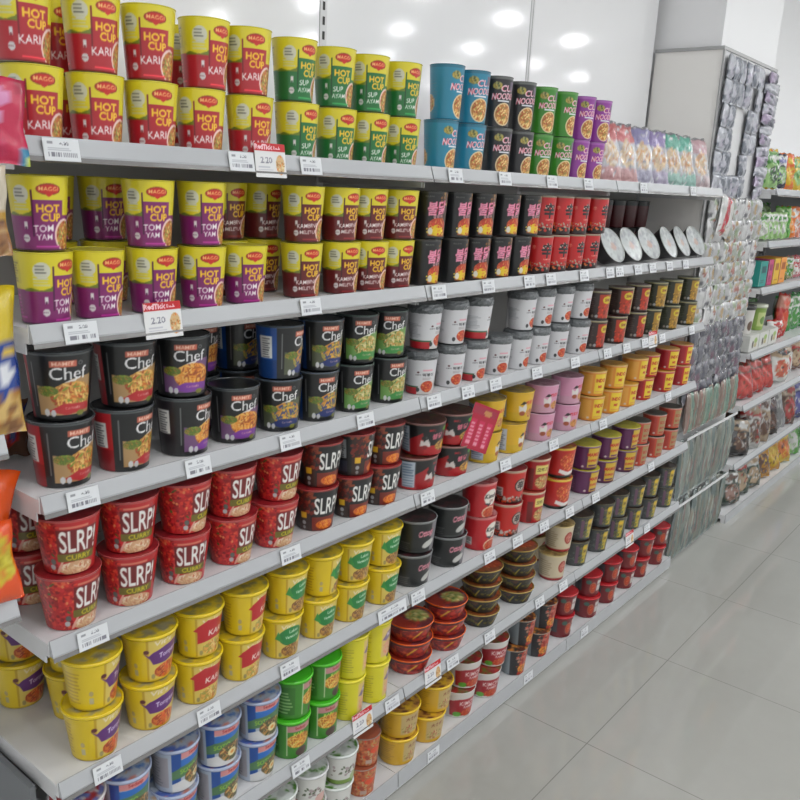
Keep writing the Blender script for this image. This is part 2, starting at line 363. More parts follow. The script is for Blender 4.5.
def minibowl(base, side, words, h=.083, r=.045, yel=(.88,.76,.16), ink=(.70,.12,.08)):
    c = canvas(r, h, base, False); H = h*1000
    c.rect(-150, H-5, 150, H+2, tuple(min(1, x*.5+.42) for x in base))
    c.rect(-20, 8, 24, H-8, yel); c.text(words[0], 2, H*.64, 13, ink, .9, .07).text(words[1], 2, H*.38, 9, ink, .9, .05); c.rect(-16, 12, 20, 17, side)
    c.rect(24, 0, 60, H, tuple(x*.5+.4*y for x, y in zip(base, yel)))
    c.rect(-70, 6, -28, H-10, side); c.lines(-100, 16, -74, H-20, tuple(min(1, x*1.3+.12) for x in base), 7); c.ell(-36, 11, 5, 4, (.8,.75,.7))
    return c
def vits(kind):
    col = dict(F=(.36,.16,.44), f=(.72,.12,.14), g=(.12,.48,.22))[kind]; h = dict(F=.089, f=.0925, g=.0935)[kind]
    c = canvas(.046, h, (.86,.74,.10)); c.rect(-34, 3, 56, 84, (.84,.74,.34)); c.rect(-34, 3, -30, 84, (.74,.60,.12))
    c.lines(-105, 12, -72, 74, (.74,.60,.10), 9); c.rect(-60, 12, -52, 24, (.70,.66,.5)); c.ell(-56, 32, 4, 5, (.7,.62,.4))
    c.text("Vit's", -4, 76, 10, (.90,.84,.72), 1.5, .05, .2, .06)
    if kind == 'F':
        c.poly([(-40,58),(-30,52),(-22,58),(0,66),(24,70),(40,66),(44,54),(30,40),(2,34),(-22,34),(-28,46)], col); c.ell(-34, 60, 5, 4, (.35,.12,.14)); t = 'Tomyam'
        c.text(t, 10, 51, 12, (.85,.80,.90), .95, .04, .15, .12)
    elif kind == 'f':
        c.poly([(-30,30),(-30,66),(-10,78),(44,74),(42,34),(6,36)], col); c.poly([(-38,58),(-30,64),(-28,54)], col); c.text('KARI', 12, 50, 12, (.92,.86,.82), 1.1, .04, .1)
    else:
        c.ell(6, 52, 32, 22, col); c.poly([(-34,48),(-26,66),(-16,40)], (.2,.55,.22)); c.text('Vegetarian', 8, 50, 10, (.88,.92,.84), .82, .04, .1, .08).text('Laksa', 10, 64, 8, (.88,.92,.84), 1, .04, .1, .08)
    c.food(10, 18, 30, 15, dict(F=[(.80,.42,.16),(.85,.30,.12),(.90,.62,.3),(.6,.2,.12)], f=[(.85,.62,.28),(.9,.8,.5),(.75,.4,.16),(.6,.6,.25)], g=[(.72,.52,.24),(.5,.35,.16),(.85,.7,.4),(.45,.3,.2)])[kind], 80, 11)
    c.rect(-160, 0, 160, 2.5, (.74,.62,.10)); c.ell(-22, 10, 4, 5, (.6,.55,.35))
    return c
def blackbowl():
    c = canvas(.05, .085, (.11,.12,.12), False); c.rect(-170, 80, 170, 86, (.45,.46,.46)); c.rect(-170, 0, 170, 5, (.22,.23,.23))
    c.rect(20, 0, 60, 80, (.45,.44,.46)); c.text('Ottogi', 4, 52, 22, (.45,.12,.18), .7, .12, .2, .15).text('Ottogi', 4, 52, 22, (.85,.56,.62), .7, .05, .2, .15)
    c.ell(14, 24, 20, 9, (.74,.74,.72), .4); c.rect(-100, 20, -76, 60, (.2,.2,.22)); c.lines(-70, 8, -36, 30, (.3,.3,.3), 4)
    return c
def kimchi_r():
    c = canvas(.046, .098, (.72,.10,.13), False); c.rect(-150, 92, 150, 99, (.80,.45,.45)); c.ell(8, 58, 24, 24, (.88,.86,.82)).text('Kimchi', 8, 62, 13, (.12,.1,.1), .9, .05, .1, .05).text('김치', 8, 47, 8, (.35,.12,.1), 1, .03)
    c.ell(6, 14, 26, 18, (.86,.72,.6)).food(6, 13, 22, 15, REDF, 50, 3); c.rect(-80, 14, -56, 38, (.8,.78,.76)).lines(-78, 16, -58, 36, (.2,.2,.2), 5); c.poly([(-16,42),(8,40),(0,32)], (.15,.15,.2))
    return c
def shin_r():
    c = canvas(.046, .098, (.74,.12,.09), False); c.rect(-150, 92, 150, 99, (.72,.62,.52)); c.rect(-150, 0, 150, 12, (.18,.08,.07)).speck(-110, 4, 50, 20, [(.8,.25,.1),(.7,.7,.66),(.3,.1,.08)], 70, 4)
    c.ell(4, 54, 21, 20, (.10,.09,.09)).ell(4, 54, 18, 17, (.70,.62,.58)); c.text('辛', 4, 54, 27, BK, 1, .05); c.rect(-78, 20, -52, 46, (.8,.76,.74)).lines(-76, 22, -54, 44, (.2,.2,.2), 5)
    return c
def red_panel():
    c = canvas(.046, .098, (.66,.10,.11), False); c.rect(-150, 92, 150, 99, (.8,.72,.6)); c.rect(-20, 52, 26, 80, (.86,.80,.42)).text('오뚜기', 3, 66, 14, (.3,.2,.08), .95, .05)
    c.food(6, 26, 26, 21, [(.70,.58,.34),(.85,.74,.48),(.5,.4,.2),(.75,.35,.2)], 60, 4); c.lines(-90, 16, -54, 76, (.8,.4,.36), 8); c.rect(-44, 4, -26, 70, (.42,.10,.09)); return c
def red_food():
    c = canvas(.046, .098, (.74,.14,.12), False); c.rect(-150, 92, 150, 99, (.86,.74,.2)); c.food(-6, 54, 30, 30, REDF+[(.9,.45,.3)], 80, 4); c.poly([(-40,18),(-10,8),(30,14),(34,26),(-6,20),(-36,30)], (.88,.86,.84)); c.rect(-150, 0, 150, 9, (.10,.14,.12)); c.rect(22, 24, 34, 82, (.82,.5,.46)).text('진', 28, 62, 11, W, 1, .05); c.text('JIN', 28, 40, 7, W, .8, .05); return c
def blueish():
    c = canvas(.044, .0945, (.66,.70,.76)); c.rect(-34, 10, -16, 88, (.10,.28,.58)); c.rect(-130, 88, 130, 95, (.72,.72,.78)); c.rect(-16, 74, 44, 88, (.80,.52,.52)).text('Sedaap', 14, 81, 9, (.62,.10,.12), 1.1, .03)
    c.poly([(-16,56),(46,66),(46,76),(-16,72)], (.14,.40,.72)); c.poly([(-34,28),(46,44),(46,66),(-16,56),(-34,46)], (.30,.46,.30)); c.text('SOTO', 0, 47, 10, (.55,.74,.20), 1, .05, .1, .15)
    c.food(22, 28, 30, 22, [(.36,.32,.22),(.66,.48,.24),(.78,.60,.34),(.26,.30,.16),(.5,.3,.16)], 90, 5); c.ell(24, 26, 11, 9, (.88,.82,.60)).ell(24, 26, 5, 4, (.85,.55,.2)); c.poly([(-34,0),(-34,18),(-10,26),(6,10),(46,4),(46,0)], (.82,.82,.82))
    c.rect(-110, 10, -40, 80, (.62,.60,.62)).lines(-108, 12, -44, 78, (.48,.48,.5), 10); return c
def greenc():
    c = canvas(.042, .092, (.22,.50,.14)); c.rect(-16, 68, 42, 82, (.72,.50,.50)).text('Sedaap', 14, 75, 9, (.6,.1,.12), 1, .03); c.rect(-130, 86, 130, 93, (.36,.72,.22))
    c.food(12, 44, 30, 18, [(.80,.52,.16),(.9,.68,.26),(.66,.36,.1),(.85,.78,.4)], 80, 5); c.ell(20, 14, 16, 11, (.28,.20,.18)); c.rect(-18, 8, -15, 84, (.7,.78,.6)); c.rect(-82, 10, -34, 78, (.18,.42,.12)).lines(-80, 14, -38, 70, (.5,.66,.4), 7); c.text('KARI', 10, 62, 7, (.75,.85,.3), 1.2, .04); return c
def yellowt():
    c = canvas(.040, .105, (.84,.80,.14)); c.rect(-120, 99, 120, 106, (.90,.86,.22)); c.rect(6, 14, 44, 92, (.84,.72,.42)); c.poly([(8,60),(24,80),(42,84),(42,66),(20,56)], (.50,.42,.52)).text('Mi', 28, 72, 9, (.85,.8,.85), 1, .03)
    c.ell(26, 34, 15, 20, (.85,.64,.50)).speck(14, 18, 38, 50, [(.88,.55,.4),(.8,.7,.5)], 20, 3); c.ell(34, 12, 8, 5, (.3,.3,.16)); c.lines(-50, 16, -20, 80, (.70,.66,.16), 10); return c
def creamc():
    c = canvas(.044, .093, (.80,.74,.62), False); c.rect(-130, 88, 130, 94, (.84,.76,.56)); c.ell(4, 50, 16, 22, (.58,.16,.12)).food(4, 50, 12, 17, [(.75,.4,.34),(.6,.2,.16),(.85,.7,.6)], 30, 3); c.rect(-150, 0, 150, 8, (.6,.12,.14)); c.lines(-80, 16, -34, 76, (.66,.58,.46), 8); return c
def greyc():
    c = canvas(.046, .0915, (.24,.25,.25), False); c.rect(-130, 86, 130, 92, (.20,.19,.16)); c.rect(-10, 8, 26, 84, (.34,.32,.20)); c.rect(0, 10, 22, 82, (.74,.64,.18)); c.speck(-30, 10, 0, 80, [(.32,.36,.34),(.18,.2,.2),(.45,.42,.3)], 30, 4); c.text('SIMI', 10, 56, 12, (.3,.2,.08), .5, .05); c.ell(10, 72, 10, 6, (.86,.70,.14)); c.lines(-90, 14, -30, 70, (.36,.36,.35), 9); c.rect(-24, 10, -12, 78, (.40,.28,.36)); c.speck(-10, 8, 26, 40, [(.5,.45,.2),(.3,.4,.2)], 24, 3); return c
def whitek(edge, g):
    c = canvas(.042, .082, (.82,.82,.80)); c.rect(-130, 76, 130, 83, edge); c.text('宝', 0, 36, 17, (.45,.36,.36), 1, .03).speck(-70, 24, 30, 50, [(.5,.45,.42),(.35,.4,.3),(.65,.6,.6)], 26, 3.4); c.rect(-130, 0, 130, 12, g); c.ell(24, 16, 18, 12, tuple(x*.6+.35 for x in g)); return c
def orangec():
    c = canvas(.039, .082, (.70,.34,.20)); c.speck(-110, 4, 60, 78, [(.82,.42,.22),(.74,.50,.30),(.85,.26,.14),(.60,.24,.14),(.72,.58,.40)], 260, 4.5); c.ell(8, 44, 16, 9, (.85,.28,.14)); c.rect(-20, 6, 0, 18, (.7,.6,.55)); c.text('LAKSA', 8, 66, 8, (.65,.5,.2), 1, .04); return c
def zbowl():
    c = canvas(.052, .0825, (.82,.64,.14), False); c.rect(-170, 77, 170, 84, (.90,.72,.14)); c.rect(-22, 10, 40, 72, (.74,.64,.42)); c.text('大食杯', 10, 58, 12, (.45,.2,.12), 1, .05); c.food(6, 26, 26, 14, [(.75,.65,.42),(.5,.5,.22),(.65,.2,.18),(.88,.8,.6)], 40, 3); c.lines(-110, 14, -44, 70, (.70,.54,.14), 9); return c
def kimchi_w():
    c = canvas(.049, .088, (.80,.78,.76), False); c.poly([(-60,6),(-60,58),(-30,66),(60,66),(60,6)], (.60,.10,.14)); c.text('KIMCHI', 2, 50, 15, (.88,.80,.78), .95, .06).text('RAMEN', 4, 36, 9, (.88,.8,.78), .95, .04); c.food(4, 16, 26, 14, REDF, 40, 3); c.ell(-36, 12, 14, 9, (.34,.62,.18)).rect(-150, 0, 150, 4, W); return c
def darkpot():
    c = canvas(.042, .09, (.15,.15,.16), False); c.rect(-150, 0, -40, 90, (.50,.54,.56)); c.poly([(-14,0),(-2,90),(60,90),(60,0)], (.66,.20,.14)); c.speck(-16, 6, 40, 84, [(.8,.3,.18),(.25,.2,.18),(.7,.5,.4),(.55,.12,.1)], 70, 4.5); c.food(6, 24, 19, 15, [(.85,.48,.14),(.9,.62,.2),(.75,.35,.12),(.4,.35,.12)], 30, 3, .3); c.text('도시락', -6, 66, 13, (.8,.5,.45), .9, .05); return c
def maroon():
    c = canvas(.047, .083, (.44,.10,.12), False); c.rect(-150, 78, 150, 84, (.30,.20,.22)); c.rect(-90, 20, -50, 74, (.26,.26,.28)); c.ell(-6, 36, 14, 24, (.60,.42,.34)).food(-6, 36, 12, 20, REDF, 24, 3); c.rect(10, 22, 34, 66, (.78,.76,.74)).text('육개장', 22, 48, 9, (.35,.1,.1), .8, .04); c.ell(-24, 60, 10, 9, (.22,.36,.32)); return c
def redwhite():
    c = canvas(.045, .0945, (.72,.12,.12)); c.poly([(-140,94),(-140,70),(140,86),(140,94)], (.82,.8,.8)); c.food(0, 50, 26, 26, [(.80,.70,.7),(.3,.35,.6),(.85,.4,.3),(.7,.1,.1)], 40, 3); return c
def bowl_c(dk):
    c = canvas(.06, .048, (.10,.095,.09) if dk else (.62,.12,.09), False)
    if dk: c.speck(-160, 6, 60, 42, [(.16,.15,.12),(.3,.16,.1),(.08,.07,.07),(.35,.32,.08)], 120, 6); c.poly([(-50,8),(-44,8),(-30,34),(-34,34)], (.62,.56,.14)).poly([(0,8),(6,8),(26,36),(20,36)], (.62,.56,.14)); c.rect(-190, 44, 190, 49, (.62,.50,.24))
    else: c.speck(-160, 4, 60, 36, [(.72,.16,.10),(.50,.08,.08),(.78,.30,.12),(.40,.08,.1)], 130, 6); c.poly([(-40,8),(-33,10),(-6,34),(-16,34)], (.80,.62,.16)).rect(-190, 38, 190, 44, (.30,.10,.12)); c.rect(-190, 44, 190, 49, (.86,.34,.12))
    return c
def lid_cv(base, cols=None, seed=1, pic=None):
    c = Cv(150, 150, base, 1.2)
    if cols: c.speck(-60, 20, 60, 130, cols, 60, 9, seed)
    if pic: c.food(20, 70, 34, 30, pic, 70, seed).rect(-60, 0, -18, 150, cols[0] if cols else base)
    return c
# kind: r_top, r_bot, h, body canvas, rim colour, lid canvas, lid style, text
K = {}
def add(k, rt, rb, h, cv, rim, lid, style, desc, fine=True): K[k] = dict(rt=rt, rb=rb, h=h, cv=cv, rim=rim, lid=lid, style=style, desc=desc, fine=fine)
YL = (.80,.76,.18)
add('K', .043,.034,0.1085, maggi((.68,.11,.15),(.45,.06,.09),'KARI',None,11), YL, lid_cv(YL), 'foil', 'yellow and red noodle cup')
add('G', .043,.034,0.1085, maggi((.10,.42,.19),(.05,.25,.10),'SUP','AYAM',9), YL, lid_cv(YL), 'foil', 'yellow and green chicken noodle cup')
add('T', .043,.034,0.1065, maggi((.48,.10,.38),(.26,.05,.22),'TOM','YAM',10), YL, lid_cv(YL), 'foil', 'yellow and purple noodle cup')
add('M', .043,.034,0.1065, maggi((.38,.09,.10),(.22,.05,.06),'KAMBING','MELETUP',8), YL, lid_cv(YL), 'foil', 'yellow and maroon noodle cup')
for k, c, r, d in (('B',(.13,.50,.62),(.12,.42,.52),'teal blue'),('X',(.12,.12,.13),(.35,.36,.35),'black'),('V',(.20,.50,.12),(.30,.56,.22),'leaf green'),('P',(.55,.20,.58),(.62,.34,.66),'violet')):
    add(k, .041 if k == 'B' else .0395,.033,.117, cupnoodle(c, r), tuple(x*.8+.1 for x in r), lid_cv(c), 'foil', d+' cup with bowl picture')
add('b', .040,.034,0.1065, buldak(), (.22,.22,.21), lid_cv(BK,[(.2,.16,.14),(.3,.1,.1)]), 'foil', 'black cup with pink script')
add('s', .040,.034,0.1065, shincup(), (.72,.68,.6), lid_cv((.7,.12,.1)), 'foil', 'red cup with black brush character')
add('C', .0525,.0405,0.1095, chef((.70,.14,.16),(.66,.52,.34),(.66,.10,.13),NOOD), (.24,.26,.27), lid_cv(BK), 'deep', 'black noodle cup with red ribbon')
add('c', .051,.041,0.1085, chef((.46,.20,.58),(.42,.28,.44),(.12,.10,.12),[(.80,.45,.16),(.88,.58,.22),(.9,.7,.35),(.6,.28,.12)]), (.24,.26,.27), lid_cv(BK), 'deep', 'black noodle cup with purple ribbon')
add('d', .049,.040,0.1065, chef((.10,.16,.40),(.30,.32,.24),(.06,.26,.55),[(.78,.52,.18),(.86,.66,.22),(.3,.3,.4),(.2,.25,.45),(.55,.55,.25)],.1035), (.24,.28,.32), lid_cv(BK), 'deep', 'black noodle cup with navy blue base')
add('e', .048,.039,0.1065, chef((.20,.52,.22),(.40,.58,.28),(.10,.12,.11),GRNF,.1035), (.26,.32,.30), lid_cv(BK), 'deep', 'black noodle cup with green food panel')
add('w', .0415,.033,0.11, topokki(True), (.3,.32,.33), None, 'cap', 'red based white cup with dark cap')
add('v', .0415,.033,.110, topokki(False), (.3,.32,.33), None, 'cap', 'plain white cup with dark cap')
add('o', .044,.037,.094, nissin((.17,.11,.10),(.66,.18,.09)), (.55,.54,.50), lid_cv((.3,.1,.08)), 'foil', 'dark brown and orange noodle cup', False)
add('O2', .044,.037,.094, nissin((.14,.15,.10),(.62,.46,.14)), (.52,.54,.46), lid_cv((.2,.2,.1)), 'foil', 'dark green and gold noodle cup', False)
add('S', .053,.0385,0.0985, slrp(False), (.70,.30,.30), lid_cv((.58,.10,.13),[(.62,.12,.15),(.52,.08,.11)]), 'foil', 'red cup with big white lettering')
add('L', .052,.039,0.098, slrp(True), (.66,.26,.24), lid_cv((.55,.10,.12),[(.62,.14,.15),(.45,.08,.1)]), 'foil', 'black cup with white lettering')
add('D', .060,.050,0.0845, bigbowl(), (.62,.46,.44), lid_cv((.30,.12,.11),[(.4,.16,.12),(.2,.1,.09),(.3,.3,.14)]), 'foil', 'red and black noodle bowl', False)
add('Y', .053,.044,0.088, bowl_fig((.84,.66,.12),(.86,.70,.14),(.72,.76,.82)), (.88,.72,.24), lid_cv((.72,.60,.16),[(.5,.42,.2),(.6,.5,.3)]), 'foil', 'golden yellow noodle bowl', False)
add('N', .052,.044,0.087, bowl_fig((.80,.55,.66),(.82,.62,.70),(.82,.70,.76),.085), (.84,.68,.76), lid_cv((.62,.40,.48),[(.5,.3,.36),(.7,.55,.6)]), 'foil', 'pale pink noodle bowl', False)
add('O', .048,.041,0.084, minibowl((.84,.52,.16),(.86,.62,.24),('INDO','MIE')), (.88,.74,.40), lid_cv((.80,.58,.16),[(.7,.5,.14)]), 'foil', 'orange noodle bowl with yellow panel', False)
add('r', .047,.040,.083, minibowl((.70,.14,.12),(.60,.08,.12),('INDO','MIE')), (.86,.70,.44), lid_cv((.78,.54,.16)), 'foil', 'red noodle bowl with yellow panel', False)
YF = (.88,.76,.10)
for k, rt, rb, d in (('F',.0525,.038,'yellow cup with purple ribbon'),('f',.051,.0375,'yellow cup with red ribbon'),('g',.050,.0375,'yellow cup with green leaf badge')):
    add(k, rt, rb, dict(F=.098, f=.098, g=.0985)[k], vits(k), YF, lid_cv((.86,.74,.12),[(.80,.68,.14),(.6,.55,.3)]) if k != 'F' else lid_cv((.86,.74,.12),[(.8,.68,.12),(.62,.58,.44),(.7,.64,.4)]), 'plastic', d)
add('k', .056,.047,0.088, blackbowl(), (.50,.51,.51), lid_cv((.10,.09,.09),[(.16,.12,.12),(.3,.14,.16)]), 'deep', 'black noodle bowl with pink script', False)
add('R1', .051,.042,.103, kimchi_r(), (.78,.50,.48), lid_cv((.62,.12,.14),[(.75,.5,.5)]), 'foil', 'red noodle cup with white kimchi circle', False)
add('R2', .051,.042,.103, shin_r(), (.80,.70,.62), lid_cv((.62,.12,.14)), 'foil', 'red noodle cup with dark round emblem', False)
add('R3', .051,.042,.103, red_panel(), (.82,.60,.50), lid_cv((.6,.2,.14)), 'foil', 'dark red noodle cup with cream panel', False)
add('R4', .051,.042,.103, red_food(), (.84,.66,.30), lid_cv((.72,.55,.12),[(.7,.2,.16)]), 'foil', 'red noodle cup with yellow lid', False)
add('p', .054,.045,0.087, minibowl((.32,.11,.26),(.36,.14,.32),('MAMEE','EXPRESS'), .085, .05, (.80,.66,.18)), (.80,.74,.20), lid_cv((.66,.62,.14),[(.72,.68,.2)]), 'foil', 'purple noodle bowl with yellow lid', False)
add('q', .047,.040,0.087, minibowl((.74,.27,.18),(.66,.20,.15),('SOUP','BOWL'), .085, .044, (.62,.52,.34)), (.50,.50,.44), lid_cv((.20,.18,.15)), 'foil', 'salmon red noodle bowl', False)
add('a', .049,.040,0.0985, blueish(), (.64,.68,.78), lid_cv((.66,.70,.76),[(.72,.45,.40),(.2,.4,.7),(.7,.6,.5),(.3,.4,.7)],3), 'plastic', 'blue and white soto noodle cup')
add('n', .047,.040,0.098, greenc(), (.30,.76,.14), lid_cv((.28,.78,.14)), 'plastic', 'bright green noodle cup')
add('y', .044,.037,0.111, yellowt(), (.90,.84,.18), lid_cv((.86,.82,.2)), 'plastic', 'tall lemon yellow noodle cup')
add('E', .050,.040,0.094, creamc(), (.80,.72,.50), lid_cv((.56,.46,.24),[(.4,.32,.16),(.66,.56,.36)]), 'foil', 'cream noodle cup with dark red oval', False)
add('h', .052,.042,.0915, greyc(), (.36,.34,.26), lid_cv((.20,.15,.12),[(.3,.2,.14),(.14,.12,.1)]), 'deep', 'charcoal noodle cup with gold strip', False)
add('W', .047,.037,0.086, whitek((.42,.62,.28),(.44,.56,.24)), (.84,.86,.84), lid_cv((.80,.82,.80),[(.26,.48,.12),(.7,.72,.7)],2), 'plastic', 'white porridge cup with green edge')
add('U', .047,.037,.086, whitek((.80,.52,.46),(.78,.50,.44)), (.84,.84,.84), lid_cv((.80,.82,.80),[(.26,.48,.12),(.7,.72,.7)],5), 'plastic', 'white porridge cup with pink edge')
add('A', .042,.034,.084, orangec(), (.60,.52,.48), lid_cv((.6,.3,.2)), 'foil', 'orange red patterned noodle cup')
add('z', .058,.048,0.084, zbowl(), (.90,.74,.14), lid_cv((.84,.66,.14),[(.4,.2,.12),(.7,.5,.2)]), 'plastic', 'mustard yellow noodle bowl', False)
add('k1', .054,.043,.088, kimchi_w(), (.84,.82,.80), lid_cv((.50,.10,.12),[(.34,.40,.14),(.6,.14,.12)]), 'foil', 'white and red kimchi noodle bowl', False)
add('j', .047,.038,0.091, darkpot(), (.62,.56,.5), lid_cv((.34,.14,.1),[(.14,.14,.14),(.8,.5,.2)]), 'foil', 'grey and orange noodle pot', False)
add('m', .052,.042,.083, maroon(), (.72,.12,.15), lid_cv((.72,.11,.14)), 'plastic', 'maroon noodle cup with red lid', False)
add('u', .049,.040,.0985, redwhite(), (.8,.78,.78), lid_cv((.72,.2,.2),[(.8,.78,.78),(.4,.45,.7)]), 'plastic', 'red and white noodle cup')
add('B1', .065,.050,.048, bowl_c(False), (.88,.36,.12), lid_cv((.36,.12,.14),[(.6,.16,.1),(.42,.2,.3)],4,GRNF), 'deep', 'orange rimmed red noodle bowl', False)
add('D1', .063,.048,.046, bowl_c(True), (.66,.54,.26), lid_cv((.50,.26,.14),[(.62,.34,.16),(.2,.12,.1)],4,REDF), 'deep', 'gold rimmed black noodle bowl', False)
add('x', .041,.033,.1025, Cv(250,103,(.30,.05,.07),1.5).rect(-130,84,130,104,(.06,.06,.06)), (.08,.08,.08), lid_cv(BK), 'foil', 'dark red noodle cup with black band', False)

def ring(name, r, w, z, t, col):
    prof = [(r-w, z-.0002), (r-w, z+t), (r, z+t), (r+w*.6, z+t*.4), (r+w*.3, z-t*.6), (r-w*.5, z-t*.7)]
    return lathe(name, prof, 36, [col]*len(prof))
for k, d in K.items():
    rt, h = d['rt'], d['h']
    rtop = rt-.0022 if d['style'] == 'plastic' else rt-.0012
    hb = h-.0012
    if d['style'] == 'cap': hb = h*.78
    d['me'] = [('cup_body', cup_body('cup_body_'+k, rtop, d['rb'], hb, d['cv'], d['fine']), M['cup'])]
    if d['style'] == 'foil':
        d['me'] += [('rim', ring('rim_'+k, rt-.0012, .0012, h-.0016, .0012, d['rim']), M['plas']), ('lid', disc_me('lid_'+k, rt-.0016, h-.0012, d['lid'], dome=.0006), M['lid'])]
    elif d['style'] == 'deep':
        d['me'] += [('rim', ring('rim_'+k, rt-.0016, .002, h-.0022, .0019, d['rim']), M['plas']), ('lid', disc_me('lid_'+k, rt-.003, h-.0022, d['lid'], dome=.0004), M['lid'])]
    elif d['style'] == 'plastic':
        pr = [(rt-.004, h-.0012), (rt-.0025, h), (rt, h-.001), (rt+.0004, h-.005), (rt-.001, h-.0075), (rt-.002, h-.007)]
        d['me'] += [('rim', lathe('rim_'+k, pr, 40, [d['rim']]*len(pr)), M['plas']), ('lid', disc_me('lid_'+k, rt-.0038, h-.0014, d['lid'], dome=-.0004), M['lid'])]
    else:
        rd = random.Random(5); V = []; n = 40; rows_ = 9
        for j in range(rows_):
            f = j/(rows_-1); z = h*.775+(h*.225-.001)*min(1, f*1.25); base = rt*(.97+.08*math.sin(min(1, f*1.6)*PI)) if f < .8 else rt*(1.0-(f-.8)*4.9)
            for i in range(n):
                a = 2*PI*i/n; q = base+(rd.uniform(-.0013, .0009) if 0 < j < 7 else 0); V.append((q*math.sin(a), -q*math.cos(a), z+(rd.uniform(-.0008, .0006) if j < 7 else 0)))
        F = [(j*n+i, j*n+(i+1) % n, (j+1)*n+(i+1) % n, (j+1)*n+i) for j in range(rows_-1) for i in range(n)]
        F.append(tuple((rows_-1)*n+i for i in range(n)))
        d['me'] += [('film_cap', build('film_cap_'+k, V, F, smooth=False), M['cap'])]
    for nm, me, m in d['me']: me.materials.append(m)

# every cup: an Empty at its base with its parts; the first of each kind is built, the rest are copies
PROTO = {}
def copy_tree(o):
    c = o.copy(); COL.objects.link(c)
    for ch in o.children:
        d = ch.copy(); COL.objects.link(d); d.parent = c
    return c
def cup(k, loc, rz, label, group, name='noodle_cup', cat='noodle cup', rot=None):
    if k not in PROTO:
        o = bpy.data.objects.new(name, None); COL.objects.link(o); o.empty_display_size = .02
        for nm, me, m in K[k]['me']:
            c = bpy.data.objects.new(nm, me); COL.objects.link(c); c.parent = o
        PROTO[k] = o
    else: o = copy_tree(PROTO[k])
    o.location = loc; o.rotation_euler = rot or (0, 0, rz)
    tag(o, label, cat, group); return o
# columns of cups: shelf, tier, [kind, [x along the shelf...]]
ROWS = [
 (1,0,[('K',[0.636,0.734,0.83,0.928,1.032]),('G',[1.146,1.255,1.353,1.457]),('B',[1.597,1.712]),('X',[1.829,1.935]),('V',[2.034,2.146]),('P',[2.242,2.344])]),
 (1,1,[('K',[0.625,0.732,0.829,0.937,1.028]),('G',[1.14,1.248,1.346,1.451]),('B',[1.608,1.714]),('X',[1.816,1.926]),('V',[2.035,2.146]),('P',[2.26,2.363])]),
 (2,0,[('T',[0.637,0.724,0.825,0.927,1.023]),('M',[1.166,1.279,1.367,1.46]),('b',[1.562,1.672,1.768,1.872,1.963]),('s',[2.082,2.175,2.28,2.378])]),
 (2,1,[('T',[0.635,0.82,0.927]),('M',[1.168,1.274,1.361,1.466]),('b',[1.571,1.676,1.781,1.895,2.003]),('s',[2.085,2.183,2.288,2.408])]),
 (3,0,[('C',[0.656,0.767]),('c',[0.889,1.003]),('d',[1.116,1.224]),('e',[1.334,1.453]),('w',[1.571,1.688,1.792,1.905,2.015,2.117,2.232,2.362]),('o',[2.491,2.642,2.799,2.932,3.105,3.282])]),
 (3,1,[('C',[0.658,0.776]),('c',[0.886]),('d',[1.116,1.232]),('e',[1.345,1.449]),('w',[1.576,1.684,1.796,2.019,2.126,2.241,2.364]),('o',[2.49,2.665,2.806,2.958,3.103,3.28])]),
 (4,0,[('S',[0.649,0.761,0.875,0.989,1.1]),('L',[1.222,1.331,1.437]),('D',[1.583,1.728]),('Y',[1.88,2.008]),('N',[2.178,2.339]),('O',[2.511,2.649,2.782]),('r',[2.924,3.117,3.285])]),
 (4,1,[('S',[0.652,0.764,0.878,0.988,1.111]),('L',[1.23,1.335,1.443]),('D',[1.604,1.731]),('Y',[1.888,2.038]),('N',[2.18,2.341]),('O',[2.513,2.668,2.845]),('r',[2.955,3.14,3.288])]),
 (5,0,[('F',[0.679,0.792]),('f',[0.9,1.009]),('g',[1.121,1.232,1.336,1.451]),('k',[1.583,1.74]),('R',[1.889,2.025,2.167,2.335]),('p',[2.531,2.68,2.851]),('q',[2.953,3.099,3.244])]),
 (5,1,[('F',[0.68,0.795]),('f',[0.905,1.018]),('g',[1.134,1.243,1.344,1.455]),('k',[1.596,1.735]),('R',[1.875,2.031,2.179,2.341]),('p',[2.526,2.683,2.845]),('q',[2.947,3.102,3.257])]),
 (6,0,[('a',[0.842,0.95,1.053]),('n',[1.154,1.25]),('y',[1.342,1.436]),('B1',[1.607]),('B2',[1.765]),('D1',[1.944]),('D2',[2.143]),('E',[2.363]),('h',[2.522,2.68,2.833,2.97,3.116,3.295])]),
 (6,1,[('a',[0.735,0.846,0.948,1.058]),('n',[1.159,1.254]),('y',[1.347,1.436]),('E',[2.393]),('h',[2.532,2.698,2.826,2.972,3.119,3.276])]),
 (7,0,[('W',[1.311]),('A',[1.402]),('z',[1.567,1.696]),('k1',[1.847,1.983]),('j',[2.147,2.296]),('m',[2.465,2.66,2.812,2.977,3.114,3.281])]),
 (7,1,[('W',[1.219,1.322]),('A',[1.412]),('z',[1.569,1.721]),('k1',[1.868,2.022]),('j',[2.182,2.327]),('m',[2.47,2.665,2.826,2.982,3.14,3.298])]),
]
CAMR = [[0.631986, -0.773552, 0.047026], [-0.165105, -0.19368, -0.967072], [0.757188, 0.603412, -0.25012]]
FOC = 836.027
ZS = {1:1.606, 2:1.346, 3:1.085, 4:.842, 5:.580, 6:.315, 7:.06}
SHN = {1:'top', 2:'second', 3:'third', 4:'fourth', 5:'fifth', 6:'sixth', 7:'bottom'}
ORD = ['first','second','third','fourth','fifth','sixth','seventh','eighth','ninth','tenth','eleventh','twelfth','thirteenth','fourteenth','fifteenth','sixteenth','seventeenth','eighteenth']
NUM = ['none','one','two','three','four','five','six','seven','eight','nine','ten','eleven','twelve','thirteen','fourteen','fifteen']
BX = [.583, 1.508, 2.433, 3.375]

